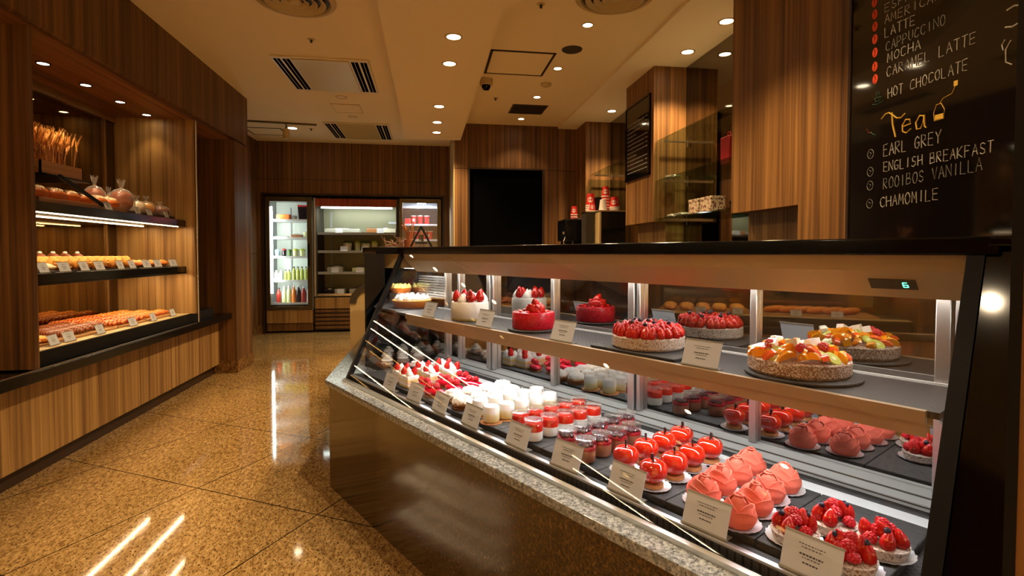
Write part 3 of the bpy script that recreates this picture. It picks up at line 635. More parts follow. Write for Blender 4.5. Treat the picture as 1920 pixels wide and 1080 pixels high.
tag(MB().box(-.05, .05, -.04, .04, 0, .16).build('sugar_box', 'black', loc=(1.90, 5.83, 1.72)), 'black box behind the white paper cup', 'box')
# glass shelves on the mirror wall
def gshelf(y0, y1, z, label):
    t = thing('glass_shelf', label, 'shelf', (2.33, (y0+y1)/2, z), 0, 'glass wall shelves'); k = (y1-y0)/2
    MB().box(-.285, -.002, -k, k, 0, .010).build('glass_pane', 'shelf_glass', t, smooth=0)
    for y in (-k+.06, k-.06):
        MB().box(-.24, -.002, y-.006, y+.006, -.012, 0).tube([(-.015, y, -.012), (-.015, y, -.05)], .005, 6).build('bracket', 'steel', t)
for z, w_ in ((1.555, 'lowest'), (1.905, 'middle'), (2.262, 'top')): gshelf(3.37, 4.635, z, f'{w_} of three glass shelves on the mirror wall')
gshelf(5.36, 6.68, 2.25, 'single glass shelf on the mirror wall beyond the blackboard column')
mat('box_floral', S(214, 190, 160), .6); mat('box_red', S(170, 20, 26), .5); mat('foil', (.7, .66, .6, 1), .3, .7)
speckle('floral', S(216, 196, 168), S(120, 60, 60), .54, 60, .6, 0)
def gift(y, label, m):
    t = thing('gift_box', label, 'box', (2.15, y, 1.566), 0, 'boxes on the lowest glass shelf')
    MB().box(-.06, .06, -.078, .078, 0, .095).build('carton', m, t, bev=.003); MB().box(-.062, .062, -.08, .08, .095, .118).build('lid', m, t, bev=.003)
gift(4.02, 'floral patterned gift box on the lowest glass shelf, the farther one', 'floral'); gift(3.83, 'floral patterned gift box on the lowest glass shelf, next to the hanging cabinet', 'floral')
t = thing('gift_bag', 'flat red gift bag standing on the middle glass shelf', 'bag', (2.2, 3.70, 1.915)); MB().box(-.035, .035, -.065, .055, 0, .20).build('bag', 'box_red', t, bev=.004); MB().tube([(0, -.03, .2), (0, -.02, .235), (0, .01, .235), (0, .02, .2)], .003, 6).build('handle', 'box_red', t)
for (y, z, lb) in ((4.52, 1.915, 'crumpled clear packet on the far end of the middle glass shelf'), (4.48, 1.566, 'crumpled pale packet on the far end of the lowest glass shelf'), (4.32, 1.566, 'small crumpled packet beside a larger one on the lowest glass shelf')):
    tag(MB().ell((0, 0, .018), (.07, .075, .018), 16, 8, .5, 30, seed=y).build('packet', 'foil', loc=(2.16, y, z)), lb, 'packet', 'packets on the glass shelves')
t = thing('price_card', 'white folded card on the stone end of the pastry case', 'card', CW(2.62, .70, 1.284), CRZ); MB().prism([(-.02, 0), (0, .035), (.002, .035), (.022, 0), (.019, 0), (.001, .032), (-.017, 0)], -.03, .03, 'x').build('card', 'paper', t, smooth=0)

# --- chalk lettering: single strokes drawn as thin tubes
G = {'A': [[(0, 0), (.5, 1), (1, 0)], [(.2, .38), (.82, .38)]], 'B': [[(0, 0), (0, 1), (.7, .95), (.75, .6), (0, .52)], [(.1, .52), (.9, .42), (.85, .05), (0, 0)]],
 'C': [[(.95, .82), (.6, 1), (.15, .85), (0, .5), (.12, .12), (.55, 0), (.95, .15)]], 'D': [[(0, 0), (0, 1), (.6, .9), (.95, .5), (.6, .08), (0, 0)]],
 'E': [[(.9, 1), (0, 1), (0, 0), (.9, 0)], [(0, .52), (.75, .52)]], 'F': [[(.9, 1), (0, 1), (0, 0)], [(0, .52), (.7, .52)]],
 'G': [[(.92, .85), (.55, 1), (.12, .82), (0, .45), (.2, .05), (.6, 0), (.95, .2), (.95, .45), (.55, .45)]], 'H': [[(0, 0), (0, 1)], [(1, 0), (1, 1)], [(0, .5), (1, .5)]],
 'I': [[(.5, 0), (.5, 1)]], 'K': [[(0, 0), (0, 1)], [(.85, 1), (0, .45), (.9, 0)]], 'L': [[(0, 1), (0, 0), (.85, 0)]], 'M': [[(0, 0), (.1, 1), (.5, .3), (.9, 1), (1, 0)]],
 'N': [[(0, 0), (0, 1), (1, 0), (1, 1)]], 'O': [[(.5, 1), (.1, .8), (0, .45), (.2, .08), (.55, 0), (.9, .2), (1, .55), (.85, .88), (.5, 1)]], 'P': [[(0, 0), (0, 1), (.75, .95), (.85, .62), (.6, .45), (0, .45)]],
 'R': [[(0, 0), (0, 1), (.75, .95), (.8, .62), (.1, .5), (.9, 0)]], 'S': [[(.9, .85), (.5, 1), (.1, .82), (.2, .58), (.8, .42), (.88, .15), (.45, 0), (.05, .14)]],
 'T': [[(0, 1), (1, 1)], [(.5, 1), (.5, 0)]], 'U': [[(0, 1), (.05, .2), (.45, 0), (.9, .2), (1, 1)]], 'V': [[(0, 1), (.5, 0), (1, 1)]], 'Y': [[(0, 1), (.5, .5), (1, 1)], [(.5, .5), (.5, 0)]],
 'e': [[(.05, .3), (.85, .36), (.75, .58), (.4, .62), (.08, .4), (.1, .1), (.45, -.02), (.9, .12)]], 'a': [[(.8, .55), (.4, .62), (.05, .35), (.15, .03), (.5, .02), (.78, .4), (.8, .6)], [(.8, .58), (.85, .08), (1, 0)]]}
def write(txt, y, z, h, w_, slope=0, r=.0022, adv=None):
    """chalk text on the board: starts at room y (running towards -y) and height z, letters h high, total width w_"""
    m = MB(); n = len(txt); cell = w_/(n-.25)
    for i, ch in enumerate(txt):
        for st in G.get(ch, []):
            pts = []
            for a, b in st:
                jx = random.uniform(-.04, .04); jz = random.uniform(-.05, .05); x = i*cell+(a+jx)*cell*.72
                pts.append((-.0015, -x, (b+jz)*h+slope*x))
            m.tube([(p[0], y+p[1], z+p[2]) for p in pts], r, 5)
    return m
mb_ = thing('menu_board', 'tall glossy black menu board with chalk coffee and tea list', 'menu board', (2.0, 1.9, 1.31))
BO = Vector(mb_.location)
def onb(m, name, mt):
    m.v = [tuple(Vector(p)-Vector((0, BO.y, BO.z))) for p in m.v]; return m.build(name, mt, mb_, smooth=0)
MB().box(0, .008, -.42, .415, 0, 1.65).build('panel', 'board_black', mb_, smooth=0)
MB().box(-.006, .008, .405, .42, 0, 1.65).build('frame', 'dark_brown', mb_, smooth=0)
for (tx, y, z, h, wd_, sl, c) in (('ESPRESSO', 2.118, 2.318, .035, .27, .0, 'chalk'), ('AMERICANO', 2.118, 2.268, .036, .30, -.05, 'chalk'), ('LATTE', 2.116, 2.206, .040, .15, -.03, 'chalk'),
        ('CAPPUCCINO', 2.108, 2.142, .040, .275, .02, 'chalk_dim'), ('MOCHA', 2.099, 2.092, .040, .162, 0, 'chalk'), ('CARAMEL LATTE', 2.101, 2.028, .042, .39, 0, 'chalk'),
        ('HOT CHOCOLATE', 2.093, 1.933, .042, .354, .02, 'chalk'), ('EARL GREY', 2.11, 1.682, .050, .27, .02, 'chalk'),
        ('ENGLISH BREAKFAST', 2.108, 1.613, .042, .47, 0, 'chalk'), ('ROOIBOS VANILLA', 2.107, 1.537, .046, .43, .04, 'chalk_dim'), ('CHAMOMILE', 2.121, 1.456, .046, .276, .03, 'chalk')):
    n_ = len(tx); p_ = 0
    for wd in tx.split():
        cell = wd_/(n_-.25); x0 = p_*cell
        lab(onb(write(wd, y-x0, z+sl*x0, h, cell*(len(wd)-.25), sl, .0017 if c == 'chalk' else .0015), 'chalk_word', c), f'chalk word {wd.title()}'); p_ += len(wd)+1
m = MB(); m.tube([(-.0015, 2.125-.12*q/6, 1.85+.02*math.sin(q)) for q in range(7)], .003, 5); m.tube([(-.0015, 2.07, 1.865), (-.0015, 2.065, 1.81), (-.0015, 2.05, 1.755)], .003, 5)
for st, xo in ((G['e'][0], 2.02), (G['a'][0], 1.955), (G['a'][1], 1.955)): m.tube([(-.0015, xo-a*.05, 1.762+b*.09) for a, b in st], .003, 5)
lab(onb(m, 'chalk_line', 'chalk_yellow'), 'large yellow chalk word Tea')
for z, y in zip((2.388, 2.333, 2.278, 2.221, 2.160, 2.097, 2.040), (2.176, 2.173, 2.171, 2.170, 2.168, 2.167, 2.164)):
    k = MB(); k.ell((-.001, y, z), (.0012, .015, .022), 14, 8); k2 = onb(k, 'chalk_bean', 'chalk_orange'); lab(k2, 'orange chalk coffee bean')
    k = MB().tube([(-.003, y+.002, z+.016), (-.003, y-.003, z), (-.003, y+.003, z-.016)], .0012, 5); k.v = [tuple(Vector(p)-Vector((0, BO.y, BO.z))) for p in k.v]; k.build('bean_line', 'black', k2, smooth=0)
m = MB().tube([(-.0015, 1.87, 1.78), (-.0015, 1.832, 1.78), (-.0015, 1.828, 1.815), (-.0015, 1.842, 1.842), (-.0015, 1.862, 1.842), (-.0015, 1.873, 1.815)], .0016, 5, True); m.tube([(-.0015, 1.85, 1.842), (-.0015, 1.835, 1.86), (-.0015, 1.80, 1.868), (-.0015, 1.785, 1.895)], .0014, 5)
m.box(-.0018, -.0008, 1.833, 1.868, 1.783, 1.802).box(-.0018, -.0008, 1.777, 1.793, 1.893, 1.913); lab(onb(m, 'chalk_drawing', 'chalk_yellow'), 'yellow chalk tea bag')
m = MB().tube([(-.0015, 2.165, 1.952), (-.0015, 2.158, 1.935), (-.0015, 2.136, 1.935), (-.0015, 2.128, 1.952)], .0014, 5, True); m.tube([(-.0015, 2.175, 1.928), (-.0015, 2.147, 1.922), (-.0015, 2.118, 1.93)], .0014, 5)
for y in (2.155, 2.140): m.tube([(-.0015, y, 1.958), (-.0015, y-.004, 1.968), (-.0015, y+.002, 1.978)], .0012, 5)
lab(onb(m, 'chalk_drawing', 'chalk_green'), 'small green chalk steaming cup')
for z in (1.705, 1.624, 1.561, 1.478):
    m = MB().tube([(-.0015, 2.181+.017*math.cos(a*PI/6), z+.021*math.sin(a*PI/6)) for a in range(12)], .0012, 5, True); m.tube([(-.0015, 2.186, z+.008), (-.0015, 2.176, z+.002), (-.0015, 2.184, z-.010)], .0011, 5); lab(onb(m, 'chalk_drawing', 'chalk_dim'), 'small round chalk tea leaf mark')
m = MB().tube([(-.0015, 2.205, 1.825), (-.0015, 2.195, 1.805), (-.0015, 2.18, 1.80)], .0014, 5); onb(m, 'chalk_drawing', 'chalk_red')
m = MB().tube([(-.0015, 2.182, 1.805), (-.0015, 2.17, 1.792), (-.0015, 2.155, 1.788)], .0016, 5); onb(m, 'chalk_drawing', 'chalk_green')
m = MB().tube([(-.0015, 1.585+.04*math.cos(a*PI/5+1), 2.07+.035*math.sin(a*PI/5+1)) for a in range(8)], .003, 5); m.tube([(-.0015, 1.61, 2.0), (-.0015, 1.62, 1.985), (-.0015, 1.615, 1.965)], .002, 5); m.tube([(-.0015, 1.59, 1.99), (-.0015, 1.607, 1.965), (-.0015, 1.605, 1.92), (-.0015, 1.585, 1.905)], .0022, 5)
lab(onb(m, 'chalk_drawing', 'chalk'), 'white chalk cup drawing at the board edge')
bb = thing('menu_blackboard', 'small framed blackboard with white writing on the far wood column', 'blackboard', (2.02, 5.005, 1.985))
MB().box(-.012, 0, -.30, .30, 0, .735).build('panel', 'board_black', bb, smooth=0)
MB().box(-.018, 0, -.305, -.29, 0, .735).box(-.018, 0, .29, .305, 0, .735).box(-.018, 0, -.305, .305, -.005, .012).box(-.018, 0, -.305, .305, .725, .74).build('frame', 'black_gloss', bb)
m = MB()
for i in range(13):
    y = .25; 
    while y > (.02 if i in (3, 8) else -.16):
        q = random.uniform(.02, .05); m.box(-.0135, -.012, y-q, y, .55-i*.04, .558-i*.04); y -= q+.014
    if i not in (3, 8): m.box(-.0135, -.012, -.25, -.20, .55-i*.04, .558-i*.04)
m.build('chalk_rows', 'chalk_dim', bb, smooth=0)

# ------------------------------------------------------------------ pastry materials
mat('cream', S(244, 240, 228), .45, sss=.1); mat('whip', S(250, 248, 240), .5)
gradz('milk_fill', [(0, S(236, 214, 130)), (.45, S(244, 232, 184)), (.62, S(250, 248, 240)), (1, S(252, 250, 244))], .003, .062, .35)
mat('panna', S(240, 236, 224), .4); mat('red_jelly', S(190, 34, 18), .12, coat=.6); mat('mousse', S(150, 96, 66), .5); mat('berry_layer', S(150, 24, 34), .3, bump=.5, bscale=120)
mat('dark_berry', S(58, 16, 30), .25, coat=.5, bump=.6, bscale=200)
mat('strawberry', S(206, 26, 20), .22, coat=.5); speckle('straw_seed', S(186, 20, 16), S(226, 110, 60), .66, 150, .22, .25)
mat('raspberry', S(196, 16, 30), .3, coat=.3); mat('blueberry', S(34, 32, 52), .4)
mat('apple_glaze', S(204, 36, 10), .06, coat=1, spec=.7); mat('stem', S(44, 20, 12), .5); mat('biscuit', S(176, 120, 70), .8, bump=.4, bscale=120)
mat('rose_coral', S(222, 108, 86), .8, bump=.15, bscale=200)
mat('doily', S(226, 228, 230), .3, .45); mat('paper_case', S(150, 96, 56), .7)
speckle('crust_sugar', S(206, 192, 178), S(138, 100, 76), .56, 240, .8, .4); speckle('crust_brown', S(146, 104, 74), S(216, 200, 186), .52, 260, .8, .4)
speckle('red_cake', S(206, 20, 44), S(170, 8, 26), .52, 130, .3, .3); mat('red_glaze', S(206, 10, 40), .08, coat=1)
gradz('shortcake', [(0, S(232, 190, 110)), (.24, S(240, 214, 150)), (.26, S(250, 246, 232)), (.36, S(250, 246, 232)), (.38, S(214, 60, 60)), (.43, S(250, 244, 230)), (.46, S(240, 206, 132)), (.70, S(240, 210, 140)), (.73, S(250, 248, 236)), (1, S(252, 250, 242))], 0, .055, .6)
gradz('choux', [(0, S(108, 58, 26)), (.30, S(160, 98, 50)), (.48, S(196, 150, 100)), (.60, S(240, 230, 216)), (1, S(248, 244, 236))], 0, .05, .8, noise_amt=.42, scale=110, bump=.9)
gradz('white_cake', [(0, S(214, 196, 90)), (.10, S(226, 210, 130)), (.14, S(242, 238, 226)), (1, S(246, 242, 232))], 0, .088, .45)
gradz('tart_shell', [(0, S(190, 96, 30)), (.6, S(222, 132, 44)), (1, S(236, 178, 92))], 0, .045, .45, noise_amt=.3, scale=40)
mat('mango', S(246, 158, 18), .18, coat=.6); mat('papaya', S(236, 92, 30), .2, coat=.6); mat('kiwi', S(196, 200, 92), .2, coat=.6); mat('kiwi_core', S(226, 226, 170), .3); mat('melon', S(246, 240, 222), .25, coat=.4); mat('mint', S(90, 140, 50), .6)

def lk(mesh_obj, parent, name, loc, rot=(0, 0, 0), sc=(1, 1, 1)):
    o = bpy.data.objects.new(name, mesh_obj.data); COL.objects.link(o); o.parent = parent; o.location = loc; o.rotation_euler = rot; o.scale = sc
    return o
class Kit:
    """a food mesh shared by many parts: the first use takes the object itself"""
    def __init__(s, name, mb, m, **k): s.o = mb.build(name, m, **k); s.n = name; s.used = False
    def put(s, parent, loc, rot=(0, 0, 0), sc=1):
        sc = (sc,)*3 if isinstance(sc, (int, float)) else sc
        if not s.used:
            s.used = True; s.o.parent = parent; s.o.location = loc; s.o.rotation_euler = rot; s.o.scale = sc; return s.o
        return lk(s.o, parent, s.n, loc, rot, sc)
straw_fn = lambda d: 1.0-.26*max(0, d.z)+.05*max(0, -d.z)
def raspb():
    m = MB(); n = 0
    for k, (cnt, t) in enumerate(((8, .25), (9, .45), (8, .68), (5, .88), (1, 1.0))):
        for j in range(cnt):
            a = 2*PI*j/cnt+k*.4; ph = PI*(1-t)*.72+.02; rr = .0085*math.sin(min(PI/2+.4, ph+.3)) if t < 1 else 0
            m.ell((rr*math.cos(a), rr*math.sin(a), .003+.015*t), (.0037,)*3, 7, 5)
    return m
K_straw = Kit('strawberry', MB().lathe([(.0001, -.0165), (.0075, -.016), (.0118, -.012), (.0130, -.006), (.0122, .001), (.0098, .008), (.0064, .0140), (.0030, .0185), (.0001, .0200)], 16, cap=False), 'straw_seed')
K_rasp = Kit('raspberry', raspb(), 'raspberry')
K_blue = Kit('blueberry', MB().ell((0, 0, 0), (.0065, .0065, .006), 12, 8).lathe([(.003, .0055), (.0025, .007), (.0015, .0055)], 8), 'blueberry')
K_dollop = Kit('cream_dollop', MB().lathe([(.014, 0), (.0155, .005), (.0125, .012), (.0085, .018), (.003, .0245), (.0001, .027)], 14, sx=1, cap=False), 'whip')
def doily_mb(r):
    m = MB(); n = 40; vs = []
    for rr, z in ((0, .001), (r*.82, .001), (r, .0045)):
        for j in range(n): q = rr*(1+(.035 if j % 2 and rr == r else 0)); vs.append((q*math.cos(2*PI*j/n), q*math.sin(2*PI*j/n), z+(.0025 if j % 2 and rr == r else 0)))
    fs = [(i*n+j, i*n+(j+1) % n, (i+1)*n+(j+1) % n, (i+1)*n+j) for i in range(2) for j in range(n)]
    return m.add(vs, fs)
def straws(par, spots, lift=.0):
    for (x, y, z, tilt, a, s) in spots: K_straw.put(par, (x, y, z), (tilt*math.cos(a), tilt*math.sin(a), a), s)

SZ = .620          # top of the slates on the case deck
SE = [.136+.2345*i for i in range(11)]
sl_names = ['under the two small brown pastries', 'under the strawberry shortcakes', 'under the red glazed boats', 'under the sugar-dusted cream puffs', 'under the white milk puddings', 'under the red jelly jars', 'under the chocolate berry jars', 'under the glazed red apples', 'under the coral roses', 'under the berry tarts at the near end']
sm = MB().box(-.1160, .1160, -.178, .178, 0, .020)
K_sl = None; used = []
sp_ = tag(sm.build('slate_tray', 'slate', bev=.0025), 'x', 'tray')
for i in range(10):
    uu = (SE[i]+SE[i+1])/2
    rep(sp_, used, CW(uu, .3135, .600), CRZ, f'rectangular dark slate tray on the case floor {sl_names[i]}', 'slate trays on the case floor')
# --- pudding jars
def jar(kind):
    t = thing('pudding_jar', 'x', 'pudding jar')
    gl = [(.0001, .0), (.027, 0), (.0315, .004), (.0325, .010), (.0325, .056), (.0300, .061), (.0300, .064), (.0325, .066), (.0325, .071), (.0308, .0715)]
    gl_in = [(.0300, .066), (.0282, .062), (.0308, .056)]
    MB().lathe(gl+gl_in, 28, cap=False).build('glass', 'jar_glass', t)
    if kind == 'milk':
        MB().lathe([(.0001, .002), (.027, .003), (.0305, .008), (.0308, .056), (.028, .0605), (.0001, .061)], 28, cap=False).build('pudding', 'milk_fill', t)
        MB().lathe([(.033, -.0005), (.042, -.0015), (.042, .001), (.033, .001)], 28).build('coaster', 'biscuit', t)
    elif kind == 'red':
        MB().lathe([(.0001, .002), (.027, .003), (.0305, .008), (.0308, .034), (.0001, .0342)], 28, cap=False).build('panna_cotta', 'panna', t)
        MB().lathe([(.0001, .0344), (.0308, .0344), (.0308, .055), (.028, .0595), (.0001, .060)], 28, cap=False).build('jelly', 'red_jelly', t)
        MB().lathe([(.0001, .0725), (.030, .0725), (.0325, .072), (.0325, .069)], 28, cap=False).build('lid', 'cling', t)
    else:
        MB().lathe([(.0001, .002), (.027, .003), (.0305, .008), (.0308, .038), (.0001, .0382)], 28, cap=False).build('mousse', 'mousse', t)
        MB().lathe([(.0001, .0384), (.0308, .0384), (.0308, .047), (.0001, .0472)], 28, cap=False).build('berry_layer', 'berry_layer', t)
        m = MB()
        for j in range(11):
            a = j*2.4; rr = .007*math.sqrt(j); m.ell((min(rr, .0215)*math.cos(a), min(rr, .0215)*math.sin(a), .0515), (.0075, .0075, .006), 9, 6)
        m.build('berries', 'dark_berry', t)
        MB().lathe([(.0001, .0725), (.030, .0725), (.0325, .072), (.0325, .069)], 28, cap=False).build('lid', 'cling', t)
    return t
ROW5 = ['frontmost', 'second from the front', 'middle', 'fourth from the front', 'rearmost']
for kind, uc, lb, near in (('milk', 1.181, 'white milk pudding jar with custard base', ('cream puffs', 'red jelly jars')), ('red', 1.424, 'white pudding jar with red jelly', ('milk puddings', 'chocolate jars')), ('choc', 1.660, 'chocolate mousse jar with dark berries', ('red jelly jars', 'glazed apples'))):
    pj = jar(kind); used = []
    for c, off in ((0, -.049), (1, .046)):
        for rr in range(5):
            if kind == 'choc' and c == 1 and rr == 4: continue
            u_ = uc+off+random.uniform(-.004, .004); v_ = .172+.0735*rr+(.012 if c == 0 else -.006)+random.uniform(-.003, .003)
            rep(pj, used, CW(u_, v_, SZ+(.0016 if kind == 'milk' else .0003)), CRZ+random.uniform(-1, 1), f'{lb}, {ROW5[rr]}, beside the {near[c]}', f'{lb}s')
# --- glazed apples
t = thing('glazed_apple', 'x', 'pastry')
ap = MB(); prof = []
for i in range(17):
    a = -PI/2+PI*i/16; r_ = .0375*math.cos(a)*(1+.10*math.sin(a)); z_ = .0335*math.sin(a)
    if i > 12: z_ -= .010*((i-12)/4)**1.6
    prof.append((max(r_, .0002), z_+.044))
def apple_fn(): pass
ap.lathe(prof, 32, cap=False)
for i, p in enumerate(ap.v):
    a = math.atan2(p[1], p[0]); k_ = 1+.028*math.cos(5*a)*max(0, (p[2]-.04)/.03); ap.v[i] = (p[0]*k_, p[1]*k_, p[2])
ap.build('glazed_body', 'apple_glaze', t)
MB().lathe([(.027, .003), (.027, .013), (.0001, .0135)], 28).build('biscuit_base', 'biscuit', t)
MB().tube([(0, 0, .064), (.001, 0, .074), (.003, .001, .090)], .0026, 7, taper=[1, .9, 1.3]).build('stem', 'stem', t)
MB().prism([(0, 0), (.007, .004), (.019, .010), (.011, .001)], -.0012, .0012, 'y').build('leaf', 'stem', t, loc=(.001, 0, .069), rot=(0, -.75, .6))
doily_mb(.046).build('doily', 'doily', t)
used = []; ROW4 = ['frontmost', 'second from the front', 'third from the front', 'rearmost']
for c in (0, 1):
    for rr in range(4):
        u_ = (1.832, 1.946)[c]+.004*rr*0+random.uniform(-.003, .003); v_ = (.205, .180)[c]+.092*rr
        rep(t, used, CW(u_, v_, SZ+.0003), CRZ+random.uniform(-3, 3), f'glossy red apple-shaped cake with dark stem, {ROW4[rr]} of the {("left", "right")[c]} column', 'glazed red apple cakes')
# --- coral roses
t = thing('rose_cake', 'x', 'pastry')
def rose_mb():
    m = MB()
    dome = lambda z: .0335+.0065*math.sin(min(z/.022, 1)*PI/2) if z < .022 else max(.0006, .040-.0245*((z-.022)/.042)**1.25-(.0150*max(0, (z-.060)/.016)**1.5))
    m.lathe([(.0001, .003)]+[(dome(z)*.90, z+.003) for z in [.0, .006, .012, .02, .028, .036, .044, .052, .058, .063, .067]]+[(.0001, .072)], 40, cap=False)
    def petal(tc, span, H, off, flare, zb=.0):
        NS, NTT = 18, 12; vo = []; vi = []
        for i in range(NTT+1):
            t_ = i/NTT
            for j in range(NS+1):
                q = j/NS*2-1; top = H*(1-.42*abs(q)**2.2)-.006*q
                z = zb+(top-zb)*t_; th = tc+q*span
                r0 = dome(z)+off*(1-.75*abs(q)**3)*(.35+.65*t_)+flare*max(0, t_-.72)**1.5*(1-q*q)
                vo.append((r0*math.cos(th), r0*math.sin(th), z+.003)); r1 = r0-.0034
                vi.append((r1*math.cos(th), r1*math.sin(th), z+.003-(.0008 if i == NTT else 0)))
        w_ = NS+1; n = len(vo); fs = []
        for i in range(NTT):
            for j in range(NS):
                fs.append((i*w_+j, i*w_+j+1, (i+1)*w_+j+1, (i+1)*w_+j)); fs.append((n+i*w_+j, n+(i+1)*w_+j, n+(i+1)*w_+j+1, n+i*w_+j+1))
        for j in range(NS): fs.append((NTT*w_+j, NTT*w_+j+1, n+NTT*w_+j+1, n+NTT*w_+j))
        for i in range(NTT):
            fs.append((i*w_, (i+1)*w_, n+(i+1)*w_, n+i*w_)); fs.append((i*w_+NS, n+i*w_+NS, n+(i+1)*w_+NS, (i+1)*w_+NS))
        m.add(vo+vi, fs)
    for k_ in range(4): petal(.3+k_*PI/2, 1.0, .043+.004*(k_ % 2), .0075, .030)
    for k_ in range(3): petal(1.0+k_*2.094, 1.15, .0570+.003*k_, .0062, .034, .015)
    for k_ in range(3): petal(.1+k_*2.094, 1.15, .0695+.0015*k_, .0056, .024, .032)
    pts = []
    for k_ in range(30):
        a = k_*.34; rr = .003+.00040*k_; pts.append((rr*math.cos(a), rr*math.sin(a), .0775-.0002*k_))
    m.tube(pts, .0026, 7, taper=[.6]+[1]*28+[.3])
    return m
rose_mb().build('rose_body', 'rose_coral', t, smooth=50)
doily_mb(.054).build('doily', 'doily', t)
used = []
for c in (0, 1):
    for rr in range(4):
        u_ = (2.078, 2.188)[c]+random.uniform(-.003, .003)-.006*rr; v_ = (.205, .168)[c]+.090*rr
        rep(t, used, CW(u_, v_, SZ+.0003), CRZ+random.uniform(-.5, .5)-.6, f'velvety coral rose-shaped cake, {ROW4[rr]} of the {("left", "right")[c]} column', 'coral rose cakes', (.94, .94, .94))
# --- small berry tarts
used = []
def berry_tart(loc, label, seed):
    random.seed(seed)
    t = thing('berry_tart', label, 'tart', loc, CRZ+random.uniform(-2, 2), 'strawberry and raspberry tarts')
    if not hasattr(berry_tart, 'k'):
        berry_tart.k = (Kit('tart_shell', MB().lathe([(.0001, .002), (.043, .002), (.049, .022), (.047, .0235), (.0001, .023)], 40, cap=False), 'crust_sugar'), Kit('doily', doily_mb(.058), 'doily'))
    for k_ in berry_tart.k: k_.put(t, (0, 0, 0))
    for j in range(6):
        a = 2*PI*j/6+random.uniform(-.15, .15)
        if j % 3 == 1: K_rasp.put(t, (.032*math.cos(a), .032*math.sin(a), .023), (random.uniform(-.3, .3), random.uniform(-.3, .3), a), 1.15)
        else: K_straw.put(t, (.031*math.cos(a), .031*math.sin(a), .039), (-.42*math.sin(a)*-1*.6, .42*math.cos(a)*-.6, a), (1.15, 1.15, 1.1))
    for j in range(4):
        a = 2*PI*j/4+.5; (K_straw if j % 2 else K_rasp).put(t, (.014*math.cos(a), .014*math.sin(a), .052 if j % 2 else .038), (random.uniform(-.6, .6), random.uniform(-.6, .6), a), 1.05 if j % 2 else 1.25)
    K_rasp.put(t, (0, 0, .050), (.2, .1, 0), 1.15); K_blue.put(t, (.016, -.022, .058), (.3, 0, 0), 1.1); K_blue.put(t, (-.014, .020, .060), (.2, .1, 0), 1.1)
for (u_, v_, lb) in ((2.303, .200, 'partly behind the near price tag, front left'), (2.340, .312, 'rear left of the four'), (2.418, .180, 'front right, nearest the camera'), (2.440, .296, 'rear right, next to the case end')):
    berry_tart(CW(u_, v_, SZ+.0003), f'small strawberry raspberry tart, {lb}', int(u_*1000))
random.seed(11)
# --- strawberry shortcakes, red boats, cream puffs, choux
t = thing('shortcake_slice', 'x', 'cake slice')
MB().box(-.044, .044, -.030, .030, 0, .055).build('slice', 'shortcake', t, bev=.003)
for (x, y) in ((-.026, .012), (.026, -.010)): K_dollop.put(t, (x, y, .0545), (0, 0, x), 1.15)
straws(t, [(.022, .016, .072, .25, 1.2, 1.25), (-.022, -.014, .071, .2, 4.0, 1.15)])
used = []
for c in (0, 1):
    for rr in range(3):
        rep(t, used, CW((.445, .548)[c]+.012*rr, .185+.112*rr+(.015 if c == 0 else 0), SZ+.0003), CRZ+random.uniform(-.12, .12), f'strawberry cream shortcake slice, {("front", "middle", "rear")[rr]} of the {("far", "near")[c]} column', 'strawberry shortcake slices')
t = thing('red_boat_cake', 'x', 'pastry')
MB().ell((0, 0, .020), (.050, .030, .019), 28, 12, fn=lambda d: 1+.12*abs(d.x)**3).build('glazed_body', 'red_glaze', t); MB().lathe([(.032, .001), (.032, .006), (.0001, .006)], 30, sx=1.6).build('biscuit_base', 'biscuit', t)
for x in (-.026, .012): K_rasp.put(t, (x, .0, .034), (0, 0, x*9), 1.35)
used = []
for c in (0, 1):
    for rr in range(3):
        rep(t, used, CW((.670, .782)[c], .185+.105*rr+(.02 if c == 0 else 0), SZ+.0003), CRZ+random.uniform(-.15, .15)+.35, f'glossy red boat-shaped cake topped with raspberries, {("front", "middle", "rear")[rr]} of the {("far", "near")[c]} column', 'red boat cakes')
t = thing('cream_puff', 'x', 'cream puff')
MB().ell((0, 0, .026), (.043, .043, .028), 26, 14, .22, 44, seed=3).build('puff', 'choux', t); MB().lathe([(.0001, .0004), (.040, .0004), (.046, .010), (.045, .010)], 26, cap=False).build('paper_cup', 'paper_case', t)
used = []
for c in (0, 1):
    for rr in range(4):
        rep(t, used, CW((.905, 1.008)[c]+random.uniform(-.004, .004), .185+.086*rr+(.025 if c == 0 else 0), SZ+.0004), random.uniform(0, 6), f'sugar-dusted cream puff, {ROW4[rr]} of the {("far", "near")[c]} column', 'sugar-dusted cream puffs')
t = thing('cream_choux', 'x', 'pastry')
MB().ell((0, 0, .020), (.036, .036, .021), 24, 12, .2, 40, seed=8).build('choux_bun', 'crust_brown', t)
m = MB()
for k_ in range(3): m.lathe([(.030-.008*k_, 0), (.033-.008*k_, .006), (.026-.008*k_, .013)], 18, (0, 0, .034+.011*k_))
m.build('cream_swirl', 'cream', t); MB().ell((0, 0, 0), (.010, .004, .002), 10, 6).ell((.006, .006, .004), (.004, .009, .002), 10, 6).build('mint_leaf', 'mint', t, loc=(0, 0, .081))
used = []
for u_, v_, lb in ((.0, .335, 'nearest the corner glass'), (-.01, .44, 'second from the corner glass'), (-.02, .55, 'rearmost of the near row'), (-.13, .395, 'front of the middle row'), (-.14, .50, 'middle of the middle row'), (-.15, .60, 'rear of the middle row'), (-.26, .47, 'front of the far row'), (-.28, .58, 'rear of the far row')):
    rep(t, used, CW(u_, v_, .6004), random.uniform(0, 6), f'brown choux with pale cream swirl and mint, {lb}', 'cream choux round the far corner')
used = []
